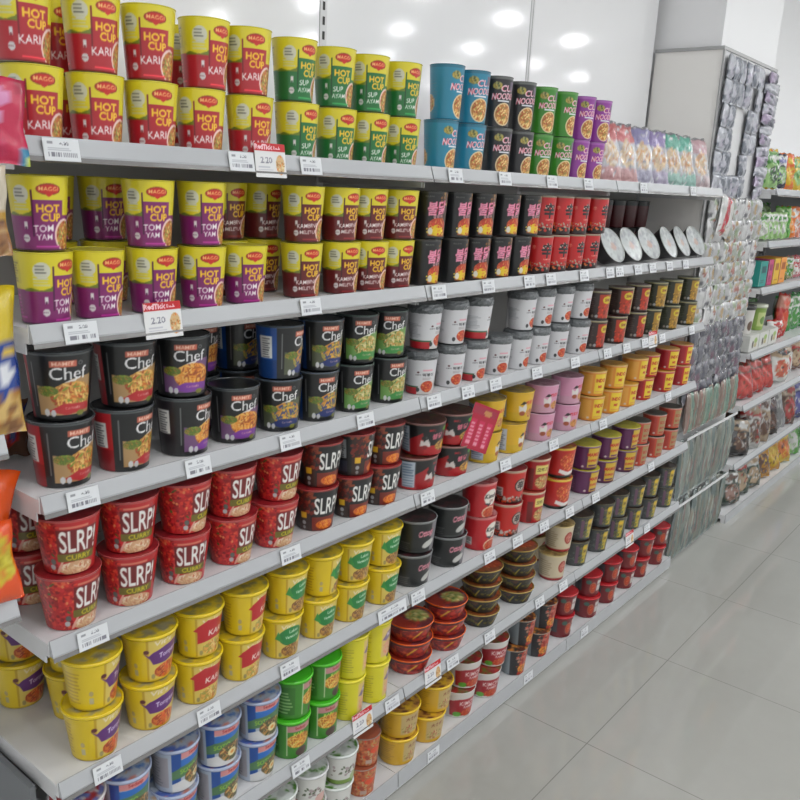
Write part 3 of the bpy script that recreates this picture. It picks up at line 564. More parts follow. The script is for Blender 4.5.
# ------------------------------------------------------------------ the room
def struct(name, me, m): return tag(link(name, me, m), kind='structure')
struct('floor', box_me('floor', [(-4,-7,-.05,13,.42,0)]), M['floor'])
struct('ceiling', box_me('ceiling', [(-4,-7,3.0,13,.42,3.05)]), M['ceil'])
struct('wall_back', box_me('wall_back', [(-4,.42,0,13,.5,3.0)]), M['wall'])
struct('wall_left', box_me('wall_left', [(-4.1,-7,0,-4,.42,3.0)]), M['wall'])
struct('wall_right', box_me('wall_right', [(13,-7,0,13.1,.42,3.0)]), M['wall'])
struct('wall_front', box_me('wall_front', [(-4,-7.1,0,13,-7,3.0)]), M['wall'])
struct('wall_column', box_me('wall_column', [(3.405,.085,0,4.09,.42,3.0)]), M['wall'])
first = None
for yy in (-1.25, -2.45, -3.65, -4.85, -6.05):
    for xi in range(13):
        o = link('ceiling_downlight', None, None, None, (-3.0+1.2*xi, yy, 3.0)); tag(o, 'small round white downlight set in the shop ceiling', 'ceiling light', 'round downlights in the ceiling')
        if first is None:
            first = o; hs = lathe('light_ring', [(.075,-.0005),(.10,-.001),(.10,-.010),(.075,-.014),(.070,-.012)], 28); df = lathe('light_diffuser', [(.0005,-.012),(.071,-.012),(.073,-.009)], 28)
            hs.materials.append(M['white']); df.materials.append(M['lamp'])
        link('light_ring', hs, None, o); link('light_diffuser', df, None, o)

# ------------------------------------------------------------------ noodle gondola
def shelf_board(z, x0, x1, label, y1=.33, group=None, low=False, sink=.006):
    d_ = .006-sink
    prof = [(0,.006),(0,-.022),(.014,-.022),(.014,-.012+d_),(y1,-.012+d_),(y1,d_),(.0016,d_),(.0016,.006)]
    if low: prof = [(0,.006),(0,-.050),(.02,-.050),(.02,-.02),(y1,-.02),(y1,0),(.0016,0),(.0016,.006)]
    o = link('shelf_board', prism_x('shelf_board', prof, x0+.001, x1-.001), M['white'], None, (0,0,z-.006))
    tag(o, label, 'shelf', group)
    r = [(-.0005,.0005),(-.003,.0005),(-.0115,-.0235),(-.0115,-.0265),(-.0005,-.0265)]
    if low: r = [(-.0005,.0),(-.003,.0),(-.006,-.046),(-.0005,-.048)]
    link('price_rail', prism_x('price_rail', r, x0+.002, x1-.002), M['rail'], o, (0,0,.006))
    if not low:
        c = [(-.0112,-.0268),(-.0125,-.0262),(-.0145,-.0330),(-.0132,-.0338)]
        link('rail_lip', prism_x('rail_lip', c, x0+.002, x1-.002), M['strip'], o, (0,0,.006))
        for xx in (x0+.004, x1-.006): link('end_bracket', box_me('end_bracket', [(xx,.016,-.040,xx+.002,y1,-.0125+d_)]), M['white'], o)
    return o
for s, z in ZS.items():
    for b in range(3):
        shelf_board(z, BX[b], BX[b+1], f"white steel {SHN[s]} shelf of the noodle rack, {['left','middle','right'][b]} bay", group='shelves of the noodle rack', low=(s == 7), sink=.014 if s == 1 else .006)
for b in range(3):
    x0, x1 = BX[b]+.012, BX[b+1]-.012
    o = link('back_panel', box_me('back_panel', [(x0,.336,1.60,x1,.345,2.98)]), M['panel'])
    tag(o, f"glossy white back panel above the cups, {['left','middle','right'][b]} bay", 'back panel', 'back panels of the noodle rack')
    o = link('back_panel', box_me('back_panel', [(x0,.336,.02,x1,.345,1.598)]), M['dpanel'])
    tag(o, f"back panel behind the cups, greyed for shade, {['left','middle','right'][b]} bay", 'back panel', 'back panels of the noodle rack')
o = link('back_panel', box_me('back_panel', [(-1.2,.336,.02,BX[0]-.012,.345,2.98)]), M['panel']); tag(o, 'glossy white back panel left of the noodle rack', 'back panel')
for i, x in enumerate(BX[:3]):
    o = link('upright_post', box_me('upright_post', [(x-.011,.334,.0,x+.011,.375,2.98)]), M['white'])
    tag(o, f"white slotted upright post, {['left end of the rack','between left and middle bays','between middle and right bays'][i]}", 'upright post', 'upright posts of the noodle rack')
    link('slot_row', box_me('slot_row', [(x-.0035,.3328,z,x+.0035,.3336,z+.018) for z in np.arange(1.66, 2.9, .032)]) if i < 2 else box_me('slot_row', [(x-.0012,.3328,1.62,x+.0012,.3336,2.9)]), M['dark'] if i < 2 else M['edge'], o)
o = link('end_panel', box_me('end_panel', [(.566,.06,0,.576,.37,.548)]), mat('grey_end_panel', (.16,.17,.18), .5)); tag(o, 'dark grey steel end panel at the left foot of the rack', 'end panel')

ZB = {s: z-(.014 if s == 1 else .006) for s, z in ZS.items()}
# ------------------------------------------------------------------ stacks of cups
rng = random.Random(11)
EX = [ # further cups seen in the second and third rows, x, y, kind, tiers
 (1,'K',.737,.150,(0,1)), (1,'K',.969,.150,(0,1)), (2,'T',.735,.20,(0,1)), (2,'T',.83,.19,(0,1)), (2,'M',1.065,.15,(0,1)), (2,'M',1.16,.155,(0,1)),
 (6,'E',2.445,.172,(0,1)), (3,'c',.998,.165,(0,1)), (3,'d',1.106,.165,(0,1)), (4,'S',.645,.172,(0,1)), (5,'F',.715,.170,(0,1)), (5,'F',.665,.275,(0,1)),
]
def sub(k, s, i, x):
    if k == 'w': return 'w' if x < 1.9 and not (1.66 < x < 1.72) else 'v'
    if k == 'o': return 'o' if x < 2.85 else 'O2'
    if k == 'R': return ['R1','R2','R3','R4'][min(3, i)]
    if k == 'W': return 'U' if x < 1.28 else 'W'
    if k in ('B1','B2'): return 'B1'
    if k in ('D1','D2'): return 'D1'
    return k
cols = {}
for s, t, groups in ROWS:
    for k, xs in groups:
        for i, x in enumerate(xs): cols.setdefault((s, t), []).append((sub(k, s, i, x), x))
cols[(6,0)] = [('u',.642),('a',.748)]+cols[(6,0)]; cols[(6,1)] = [('u',.640)]+cols[(6,1)]
cols[(7,0)] = [('W',1.114),('U',1.213)]+cols[(7,0)]; cols[(7,1)] = [('W',1.116)]+cols[(7,1)]
YAW = {'K':-16,'G':-18,'T':-14,'M':-18,'C':-8,'c':-14,'d':-20,'e':-22,'S':-14,'L':-20,'F':2,'f':-2,'g':-8}
YO = {(4,1,0):-14,(3,1,0):-6,(3,1,1):-10,(5,1,0):45,(4,0,0):26,(2,0,0):22,(3,0,0):20,(3,0,1):20,(3,0,2):24,(3,1,3):36,(4,1,2):20,(4,1,3):14,(4,0,3):12,(4,1,6):45,(5,1,3):30,(5,1,5):26,(4,0,8):36,(4,0,10):36,(4,0,11):34,(6,1,2):24,(1,0,9):22,(1,1,9):26,(3,1,7):26,(3,1,9):60,(6,1,5):34,(3,0,12):20,(3,1,10):18,(2,0,8):14,(5,0,0):6,(1,1,3):10}
for (s, t), lst in cols.items():
    kinds = [k for k, x in lst]
    for ci, (k, x) in enumerate(lst):
        n = kinds.count(k); idx = sorted(xx for kk, xx in lst if kk == k).index(x)
        d = K[k]; r = d['rt']; h = d['h']
        yc = r+(.001 if s <= 3 else (-.0085 if k in 'SLFfg' else -.0065))+rng.uniform(-.001, .003)
        levels = [t]
        if k == 'B1': levels = [0, 1, 2]
        if k == 'D1': levels = [0, 1, 2, 3]
        for lv in levels:
            z = ZB[s]+.0004+lv*(h+.0006)
            yaw = R_(YO.get((s, t, ci), 0)+YAW.get(k, -24 if k in 'wv' else (-33 if k == 'h' else -18))+rng.uniform(-13, 11))
            if len(levels) == 1: tier = ('lower', 'upper')[t]
            else: tier = ORD[lv] + '-from-bottom'
            if n == 1: lab = f"{d['desc']}, the {tier} one, {SHN[s]} shelf"
            else: lab = f"{d['desc']}, {ORD[idx]} of {NUM[n]} from left, {tier} row, {SHN[s]} shelf"
            cup(k, (x+rng.uniform(-.001,.001) if lv == 0 else x, yc, z), yaw, lab, f"{d['desc']}s on the {SHN[s]} shelf")
for s, k, x, y, tiers in EX:
    for t in tiers:
        d = K[k]; ps = 'deep behind' if y > .25 else 'behind'
        near = 'left end' if x < .72 else ('left third' if x < .9 else ('middle of left bay' if x < 1.2 else 'right bay'))
        cup(k, (x, y, ZB[s]+.0004+t*(d['h']+.0006)), R_(rng.uniform(-20, 10)), f"{d['desc']} {ps}, {('lower','upper')[t]}, {near}{', right one' if x in (.83,1.16) else ''}, {SHN[s]} shelf", f"{d['desc']}s on the {SHN[s]} shelf")
for i, x in enumerate((2.93, 3.04, 3.15, 3.26)):
    for t in (0, 1): cup('x', (x, .275, ZB[2]+.0004+t*.1031), 0, f"dark red noodle cup at the back of second shelf, {ORD[i]} from left, {('lower','upper')[t]} row", 'dark red cups at the back')
# bowls set on edge against each other
c = lid_cv((.58,.60,.60), [(.48,.50,.50),(.64,.66,.66)], 3); c.food(0, 70, 15, 13, [(.62,.50,.44),(.7,.45,.35),(.6,.55,.5)], 20, 2)
add('bo', .062,.044,.056, Cv(2*PI*55, 56, (.10,.10,.10), 1.5), (.72,.73,.72), c, 'deep', 'bowl', False)
d = K['bo']; d['me'] = [('bowl_body', cup_body('bowl_body', .0605,.044,.0545, d['cv'], False), M['cup']), ('rim', ring('rim_bo', .0605,.002,.0538,.0019, d['rim']), M['plas']), ('lid', disc_me('lid_bo', .059,.0538, d['lid']), M['lid'])]
for nm, me, m in d['me']: me.materials.append(m)
for i, x in enumerate((2.566, 2.705, 2.854, 3.030, 3.159, 3.300)):
    th = R_(60+rng.uniform(-5, 4)); yw = R_(-2+rng.uniform(-7, 7)); nx, ny, nz = math.sin(yw)*math.sin(th), -math.cos(yw)*math.sin(th), math.cos(th)
    cz = ZB[2]+.063*math.sin(th)+.002; h = .056
    low = cz-h*nz-.044*math.sin(th); 
    if low < ZB[2]+.001: cz += ZB[2]+.001-low
    cup('bo', (x-h*nx, .045-h*ny, cz-h*nz), 0, f"black bowl with silver lid tipped on edge, {ORD[i]} from left of six", 'silver lidded bowls standing on edge', name='noodle_bowl', cat='noodle bowl', rot=(th, 0, yw))

# ------------------------------------------------------------------ price tags and promotion cards
TAGS = {1:[.643,.967,1.132,1.589,1.797,2.029,2.239,2.62,3.05], 2:[.659,1.139,1.552,1.758,1.956,2.072,2.269,2.442,2.51,2.651,2.77,2.919,3.071],
 3:[.649,.869,1.09,1.312,1.558,1.7,1.827,2.041,2.268,2.489,2.633,2.784,2.935,3.226], 4:[.654,1.096,1.555,1.911,2.182,2.515,3.071],
 5:[.669,.886,1.099,1.438,1.539,1.866,2.016,2.172,2.336,2.522,2.989], 6:[1.137,1.456,1.717,1.902,2.191,2.346,3.026], 7:[1.661,2.175,2.567]}
PROMO = {1:[1.034], 2:[.805], 3:[2.854], 6:[1.346,1.628,2.868]}
def tagcv(seed):
    rd = random.Random(seed); c = Cv(54, 36, (.84,.85,.86), .5)
    c.rect(-20, 27, -12, 30, (.55,.56,.58)).text(rd.choice(['2.20','4.80','5.90','6.50']), 4, 27.5, 5, (.42,.43,.46), 1.2, .02)
    x = -21
    while x < 21: w = rd.uniform(.6, 2.2); c.rect(x, 7, x+w, 14, (.46,.46,.50)); x += w+rd.uniform(.5, 1.3)
    c.lines(-21, 17, 20, 22, (.66,.67,.7), 2); return c
tag_me = []
for i in range(4):
    me = card_me('price_tag', .054, .031, tagcv(i)); me.materials.append(M['card']); tag_me.append(me)
wide = card_me('price_tag', .105, .031, tagcv(9)); wide.materials.append(M['card'])
pc = Cv(71, 58, (.86,.86,.86), .5); pc.rect(-36, 44, 36, 58, (.74,.07,.10)).text('RedTick', -14, 51, 8, (.92,.75,.78), 1.1, .05).text('Deals', 16, 50, 5, (.92,.75,.78), 1.1, .04)
pc.text('2.20', -10, 29, 10, (.46,.46,.52), 1.15, .03).lines(-28, 8, 6, 20, (.72,.72,.76), 3); pc.food(22, 22, 10, 17, [(.80,.66,.46),(.85,.5,.2),(.6,.45,.25),(.88,.8,.6)], 40, 2)
promo = card_me('promo_card', .071, .058, pc, nx=60, nz=46); promo.materials.append(M['card'])
for s in ZS:
    for i, x in enumerate(TAGS[s]):
        me = wide if (s == 5 and x == 1.438) else tag_me[(i*3+s) % 4]
        z = ZS[s]-.0315 if s < 7 else ZS[s]-.042
        o = link('price_tag', me, None, None, (x, -.0145 if s < 7 else -.0078, z), (R_(-12 if s < 7 else -3), 0, 0))
        if s < 7: o.location.y = -.0165
        tag(o, f"{'wide ' if me is wide else ''}white price tag on {SHN[s]} shelf edge of noodle rack, {ORD[i]} from left", 'price tag', 'price tags on the shelf edges')
    for i, x in enumerate(PROMO.get(s, [])):
        o = link('promo_card', promo, None, None, (x, -.0150, ZS[s]-.040), (R_(-8), 0, 0))
        tag(o, f"white promotion card with red header on {SHN[s]} shelf edge{', '+ORD[i]+' from left' if len(PROMO[s]) > 1 else ''}", 'price card', 'red headed promotion cards')
fc = Cv(80, 115, (.66,.10,.20), .8); fc.rect(-34, 90, 34, 108, (.60,.16,.24)).ell(8, 96, 12, 8, (.74,.50,.30))
for cx in (-24, 0, 24): fc.rect(cx-8, 10, cx+8, 76, (.76,.14,.30)).lines(cx-6, 14, cx+6, 72, (.88,.55,.62), 6)
o = link('promo_leaflet', card_me('promo_leaflet', .085, .12, fc), M['card'], None, (1.742, -.012, .906), (R_(-6), R_(22), R_(-24)))
tag(o, 'crimson leaflet hanging over the red and black bowls, fourth shelf', 'leaflet')

# ------------------------------------------------------------------ clear pouches on the top shelf
pcols = [((.72,.36,.36),'red topped'), ((.74,.40,.40),'pale red topped'), ((.52,.50,.66),'lavender topped'), ((.54,.48,.66),'violet topped'), ((.34,.62,.54),'mint topped'), ((.36,.66,.58),'teal topped'), ((.74,.60,.62),'pink topped')]
for i, (x, (pcx, nm)) in enumerate(zip((2.49, 2.61, 2.73, 2.86, 2.99, 3.12, 3.27), pcols)):
    c = Cv(120, 190, (.70,.70,.72), 1.2); c.rect(-60, 120, 60, 180, pcx); c.rect(-60, 180, 60, 190, (.45,.45,.47)); c.rect(-60, 0, 60, 40, tuple(.5*a+.38 for a in pcx))
    c.food(0, 85, 36, 42, [(.80,.70,.58),(.86,.76,.60),(.74,.55,.44),(.85,.82,.78),(.8,.6,.4)], 60, i); c.speck(-55, 0, 55, 190, [(.85,.85,.86),(.6,.6,.62),tuple(.4*a+.5 for a in pcx)], 40, 5, i)
    o = link('noodle_pouch', pillow('noodle_pouch', .098, .198, .05, c, seed=i, wr=.0026), M['clear'], None, (x, .045, ZS[1]-.004), (R_(-20), 0, R_(-30+rng.uniform(-5, 5))))
    tag(o, f"clear {nm} noodle pouch leaning on the top shelf near the pillar", 'pouch', 'clear noodle pouches in a row')

# ------------------------------------------------------------------ pillar stand hung with sachets
tw = link('cladding_panel', box_me('side_panel', [(3.380,.064,0,3.392,.333,2.115)]), M['cream']); tag(tw, 'cream side panel of the pillar cladding facing the noodle rack', 'cladding panel')
link('edge_trim', box_me('edge_trim', [(3.374,.060,2.115,3.392,.333,2.127),(3.374,.058,0,3.382,.0635,2.115)]), M['edge'], tw)
tw = link('cladding_panel', box_me('front_panel', [(3.392,.064,0,4.064,.076,2.115)]), M['white']); tag(tw, 'white front panel of the pillar cladding behind the small packets', 'cladding panel')
link('edge_trim', box_me('edge_trim', [(3.392,.060,2.115,4.064,.084,2.127)]), M['edge'], tw)
for z in (.585, .282): link('tray_edge', box_me('tray_edge', [(3.385,-.004,z-.003,4.02,.0015,z+.006),(3.385,.058,z-.003,4.02,.0635,z+.003)]), M['white'], tw)
SIL = [(.64,.65,.68),(.74,.74,.77),(.50,.51,.55),(.68,.66,.72)]
def sach(cols_, w, h, t, n, seed, m, name, base=None):
    out = []
    for i in range(n):
        rd = random.Random(seed*31+i); c = Cv(w*1000, h*1000, rd.choice(base or cols_), 1.5)
        if h > .14:
            for q in range(9): x0 = rd.uniform(-w*500, w*450); y0 = rd.uniform(0, h*600); c.rect(x0, y0, x0+rd.uniform(1.5, 7), y0+rd.uniform(h*200, h*500), rd.choice(cols_))
        else: c.speck(-w*500, 0, w*500, h*1000, cols_, 16, w*210, seed+i); c.rect(-w*500, 0, w*500, h*45, cols_[0]).rect(-w*500, h*955, w*500, h*1000, cols_[0])
        me = pillow(name, w, h, t, c, 12, 12, seed*7+i, .0016); me.materials.append(m); out.append(me)
    return out
s_sil = sach(SIL+[(.40,.42,.46),(.74,.74,.78)], .074, .088, .022, 5, 1, M['foil'], 'foil_sachet')
s_wide = sach(SIL+[(.60,.54,.64),(.36,.37,.42)], .15, .048, .03, 4, 2, M['foil'], 'foil_sachet')
s_clr = sach([(.74,.74,.74),(.66,.66,.66),(.58,.60,.56),(.62,.52,.36),(.32,.32,.34),(.60,.38,.34),(.50,.56,.44),(.78,.78,.78)], .082, .10, .028, 8, 3, M['clear'], 'clear_packet', [(.72,.72,.72),(.64,.64,.64)])
s_prp = sach([(.30,.30,.34),(.40,.40,.44),(.24,.24,.28),(.52,.52,.54),(.40,.30,.36)], .085, .095, .03, 6, 4, M['clear'], 'dark_packet', [(.28,.28,.32),(.36,.36,.40)])
s_ver = sach([(.46,.52,.50),(.36,.42,.40),(.60,.63,.60),(.50,.48,.42),(.50,.42,.40)], .0365, .274, .024, 7, 5, M['clear'], 'slim_packet', [(.42,.47,.45),(.50,.53,.50),(.46,.47,.43),(.38,.43,.42)])
s_vs = sach([(.42,.54,.48),(.36,.46,.42),(.56,.60,.54),(.50,.48,.40),(.58,.42,.38)], .0365, .175, .024, 7, 6, M['clear'], 'slim_packet', [(.42,.52,.47),(.50,.42,.38),(.40,.50,.44)])
TX = 3.395
def hang(me, x, y, z, ry, name, lab, cat, grp):
    o = link(name, me, None, None, (x, y, z), (R_(rng.uniform(-3, 3)), ry, R_(rng.uniform(-8, 8)))); tag(o, lab, cat, grp)
for r in range(6):
    z = 2.015-r*.088
    for cidx in range(6):
        if (r in (2, 3, 4) and cidx in (2, 3)) or (r == 1 and cidx == 4): continue
        if cidx == 5 and r > 3: continue
        hang(s_sil[(r*5+cidx*3) % 5], TX+.035+cidx*.077, .048, z, R_(rng.uniform(-5, 5)), 'foil_sachet', f"silver foil sachet on the pillar front, row {ORD[r]} from top, column {ORD[cidx]} from left", 'sachet', 'silver sachets hung on the pillar')
for r in range(12): hang(s_wide[r % 4], TX+.575, .045, 2.055-r*.043, R_(rng.uniform(-10, 10)), 'foil_sachet', f"wide silver sachet in the strip at pillar's right edge, {ORD[r]} from top", 'sachet', 'wide silver sachets in a strip')
for r in range(6):
    for cidx in range(8):
        if r in (0, 1) and cidx in (1, 2): continue
        hang(s_clr[(r*3+cidx*5) % 8], TX+.040+cidx*.084, .044, 1.475-r*.088, R_(rng.uniform(-14, 14)), 'clear_packet', f"clear film packet on the pillar, row {ORD[r]} down, column {ORD[cidx]} from left", 'packet', 'clear packets hung on the pillar')
for r in range(4):
    for cidx in range(8): hang(s_prp[(r*5+cidx) % 6], TX+.040+cidx*.084, .042, .965-r*.08, R_(-14+rng.uniform(-10, 10)), 'dark_packet', f"dark wrapped packet on the pillar, row {ORD[r]} of four down, column {ORD[cidx]} from left", 'packet', 'dark packets hung on the pillar')
for tier, (z, mm) in enumerate(((.600, s_vs), (.300, s_ver), (.012, s_ver))):
    for cidx in range(17): hang(mm[(cidx*5+tier) % 7], TX+.015+cidx*.0375, .022, z, R_(rng.uniform(-1, 1)), 'slim_packet', f"slim grey green packet, {ORD[cidx]} from left, {('upper','middle','lowest')[tier]} tier at pillar foot", 'packet', 'slim packets standing at the pillar foot')
c = Cv(150, 150, (.74,.74,.73), 1.2); c.ell(10, 75, 62, 66, (.78,.77,.75)); c.poly([(-58,10),(-20,0),(10,150),(-30,150)], (.66,.10,.16)); c.speck(-70, 4, 70, 40, [(.5,.4,.36),(.7,.6,.5)], 14, 6)
o = link('ribboned_packet', pillow('ribboned_packet', .15, .16, .035, c, seed=3), M['clear'], None, (TX+.12, .022, 1.42), (0, R_(10), 0)); tag(o, 'round white packet with a red ribbon on the pillar', 'packet')

# ------------------------------------------------------------------ next rack beyond the pillar
RZ = [1.625, 1.39, 1.175, .865, .61, .31, .045]
for i, z in enumerate(RZ): shelf_board(z, 4.085, 6.9, f"white steel {list(SHN.values())[i]} shelf of the rack beyond the pillar", y1=.36, group='shelves of the far rack', low=(i == 6))
o = link('back_panel', box_me('back_panel', [(4.105,.37,.02,6.9,.38,1.62)]), mat('black_back_panel', (.05,.055,.055), .6)); tag(o, 'dark back panel of the rack beyond the pillar', 'back panel')
def bag(x, z, w, h, t, cols_, lab, y=.06, ry=0, rz=-20, rx=-6, name='snack_bag', m='bag', seed=None, grp=None, cat='bag'):
    sd = int(x*1000+z*77) if seed is None else seed; rd = random.Random(sd)
    c = Cv(w*1000, h*1000, cols_[0], 2.0 if w > .1 else 1.5); H = h*1000; W2 = w*500
    c.rect(-W2, H*.66, W2, H*.93, cols_[1 % len(cols_)]); c.food(rd.uniform(-.1, .1)*W2, H*.36, W2*.62, H*.24, [cols_[-1]]+list(cols_), 26, sd)
    c.ell(0, H*.78, W2*.6, H*.08, cols_[2 % len(cols_)]); c.speck(-W2, 0, W2, H, cols_, 16, w*60, sd)
    o = link(name, pillow(name, w, h, t, c, seed=sd, wr=.0028), M[m], None, (x, y, z+.004), (R_(rx), R_(ry), R_(rz))); return tag(o, lab, cat, grp)
WH = (.80,.80,.78); GN = (.22,.50,.16); LG = (.56,.72,.44); OR = (.84,.42,.10); YW = (.84,.70,.16); NV = (.10,.12,.22); RE = (.68,.12,.10); BR = (.36,.22,.15); DK = (.10,.09,.10); BE = (.68,.58,.46)
z = RZ[0]
for i, (x, w, h, cs, nm, yy) in enumerate([(4.19,.11,.165,[LG,GN,WH,(.2,.3,.2)],'green and white striped',.06),(4.31,.12,.16,[NV,WH,(.4,.4,.6),LG],'navy blue and white',.06),(4.45,.11,.17,[OR,(.86,.3,.1),YW],'bright orange',.06),(4.60,.12,.16,[YW,GN,LG],'yellow and green',.06),(4.75,.12,.17,[OR,YW,WH],'orange and yellow',.06),
    (4.22,.13,.205,[YW,(.9,.84,.4),OR],'tall yellow',.19),(4.42,.13,.20,[(.86,.78,.36),YW,WH],'tall pale yellow',.19),(4.62,.13,.20,[YW,OR,WH],'tall yellow and orange',.19),(4.9,.12,.17,[GN,LG,YW],'leaf green',.06)]):
    bag(x, z, w, h, .05, cs, f"{nm} food bag on the far rack's top shelf", yy, grp='bags on the far top shelf')
z = RZ[1]
for i in range(5): bag(4.15+i*.072, z, .085, .125, .03, [LG,WH,GN,WH], f"green and white packet, {ORD[i]} from left of five, far rack second shelf", .05, rz=-38, grp='green packets on the far second shelf', cat='packet', name='packet')
for i, (x, cs, nm) in enumerate([(4.53,[(.3,.6,.16),LG,GN],'grass green'),(4.62,[OR,WH,(.9,.6,.3)],'orange and white'),(4.72,[(.80,.5,.42),OR,WH],'peach'),(4.82,[WH,(.8,.5,.5),RE],'white and pink'),(4.93,[RE,WH,OR],'red')]): bag(x, z, .10, .155, .035, cs, f"{nm} upright packet on the far rack's second shelf", .06, rz=-30, grp='tall packets on the far second shelf', cat='packet', name='packet')
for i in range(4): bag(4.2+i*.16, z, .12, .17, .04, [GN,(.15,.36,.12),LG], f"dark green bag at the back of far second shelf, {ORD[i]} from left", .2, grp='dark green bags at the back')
z = RZ[2]
def carton(x0, x1, h, cc, lab, y0=.02, y1=.12, z=z, art=None, name='carton'):
    c = Cv((x1-x0)*1000, h*1000, cc, 2)
    if art: art(c)
    w = x1-x0; o = link(name, box_me(name, [(-w/2,0,0,w/2,y1-y0,h)]), None, None, ((x0+x1)/2, y0, z+.0005)); 
    at = o.data.color_attributes.new('Col', 'FLOAT_COLOR', 'POINT'); at.data.foreach_set('color', np.tile(np.append(lin(np.array(cc)), 1), len(o.data.vertices)).ravel()); o.data.materials.append(M['card'])
    if art: link('front_print', card_me('front_print', w*.98, h*.98, c), M['card'], o, (0, -.0014, h*.01))
    return tag(o, lab, 'carton', 'cartons on the far third shelf' if z == RZ[2] else None)
def art1(col): return lambda c: (c.rect(-c.w*.3, c.h*.55, c.w*.3, c.h*.8, col), c.lines(-c.w*.3, c.h*.15, c.w*.3, c.h*.4, col, 3))
carton(4.115, 4.225, .118, (.14,.56,.52), 'teal carton on the far rack beside the pillar', art=art1((.10,.30,.32)))
carton(4.245, 4.315, .122, (.72,.22,.42), 'magenta carton next to the teal one on the far rack', art=art1((.5,.1,.3)))
carton(4.335, 4.425, .125, (.84,.66,.10), 'yellow carton on the far rack', art=art1((.6,.35,.1)))
carton(4.440, 4.535, .125, (.88,.56,.20), 'amber orange carton right of the yellow one', art=art1((.6,.3,.1)))
for i, (x, cs, nm) in enumerate([(4.61,[(.42,.40,.22),YW,GN],'olive'),(4.73,[(.60,.58,.42),WH,GN],'khaki and white'),(4.85,[(.75,.45,.48),RE,WH],'pink'),(4.97,[RE,NV,WH],'red and blue'),(5.1,[(.4,.3,.5),WH,RE],'purple')]): bag(x, z, .105, .115, .04, cs, f"small {nm} bag on the far rack's third shelf", .06, grp='small bags on the far third shelf')
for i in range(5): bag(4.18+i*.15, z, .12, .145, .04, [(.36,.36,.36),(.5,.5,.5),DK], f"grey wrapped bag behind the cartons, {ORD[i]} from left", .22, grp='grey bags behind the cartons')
z = RZ[3]
for i in range(3): carton(4.10+i*.155, 4.245+i*.155, .078, WH, f"white and green carton, {ORD[i]} from left, far rack fourth shelf", .015, .16, z=z, art=lambda c: (c.ell(-20, 32, 14, 18, (.25,.2,.16)), c.ell(22, 50, 26, 12, (.55,.66,.35)), c.food(20, 28, 22, 12, [(.7,.65,.5),(.4,.3,.2),(.6,.6,.3)], 14, 2)))
add('t1', .052,.040,.135, canvas(.046,.135,(.78,.77,.75),False).ell(0, 40, 18, 24, (.35,.25,.18)).rect(-150,118,150,136,(.12,.12,.13)), (.2,.2,.2), lid_cv((.16,.16,.17)), 'plastic', 'x', False)
add('t2', .052,.040,.125, canvas(.046,.125,(.50,.62,.26),False).rect(-30,20,30,90,(.72,.76,.5)).ell(0, 50, 16, 20, (.35,.5,.2)), (.80,.82,.74), lid_cv((.8,.82,.76)), 'plastic', 'x', False)
for k in ('t1', 't2'):
    dd = K[k]; dd['me'] = [('cup_body', cup_body('cup_'+k, dd['rt']-.002, dd['rb'], dd['h'], dd['cv'], False), M['cup']), ('lid', lathe('lid_'+k, [(.0005, dd['h']+.004), (dd['rt'], dd['h']+.004), (dd['rt']+.002, dd['h']-.012), (dd['rt']-.001, dd['h']-.012)], 30, [dd['rim']]*4), M['plas'])]
    for nm, me, m in dd['me']: me.materials.append(m)
cup('t1', (4.17, .08, z+.079), R_(-20), 'white paper cup with black lid on the cartons, far rack', None, name='drink_cup', cat='cup')
cup('t2', (4.36, .08, z+.079), R_(-20), 'pale green cup with cream lid on the cartons, far rack', None, name='drink_cup', cat='cup')
bag(4.76, z, .10, .23, .05, [RE,(.75,.5,.42),(.8,.3,.2)], 'red and pink pouch standing right of the green cup', .06, ry=8)
bag(4.63, z, .12, .10, .06, [RE,WH,(.7,.2,.2)], 'small red bag slumped beside the white cartons', .05)
for i, x in enumerate((4.93, 5.08, 5.25)): bag(x, z, .15, .20, .07, [(.12,.50,.18),WH,GN], f"vivid green bag on the far rack's fourth shelf, {ORD[i]} from left", .09, grp='vivid green bags')
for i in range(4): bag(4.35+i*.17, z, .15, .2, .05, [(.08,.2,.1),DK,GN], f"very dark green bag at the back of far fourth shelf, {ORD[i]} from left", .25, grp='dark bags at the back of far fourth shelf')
z = RZ[4]
for i, x in enumerate((4.22, 4.40, 4.56)): bag(x, z, .165, .19, .08, [(.62,.10,.09),BR,(.7,.2,.16)], f"glossy red bag with brown top, {ORD[i]} from left, far rack fifth shelf", .045, rx=-16, grp='red bags on the far fifth shelf')
bag(4.78, z, .21, .21, .09, [WH,BE,DK,(.7,.3,.2)], 'large white bag with black stripe on the far rack', .05, ry=6)
bag(5.02, z, .18, .20, .08, [WH,(.6,.4,.35),RE], 'large white and red bag right of the striped one', .08, ry=-4)
for i, (x, cs, nm) in enumerate([(5.24,[BR,RE,BE],'brown and red'),(5.44,[RE,WH,BR],'red and white'),(5.64,[DK,BR,BE],'black and brown')]): bag(x, z, .18, .2, .07, cs, f"{nm} bag on the far rack's fifth shelf", .08)
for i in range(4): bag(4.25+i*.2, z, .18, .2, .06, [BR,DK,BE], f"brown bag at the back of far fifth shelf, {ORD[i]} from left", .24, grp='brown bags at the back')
z = RZ[5]
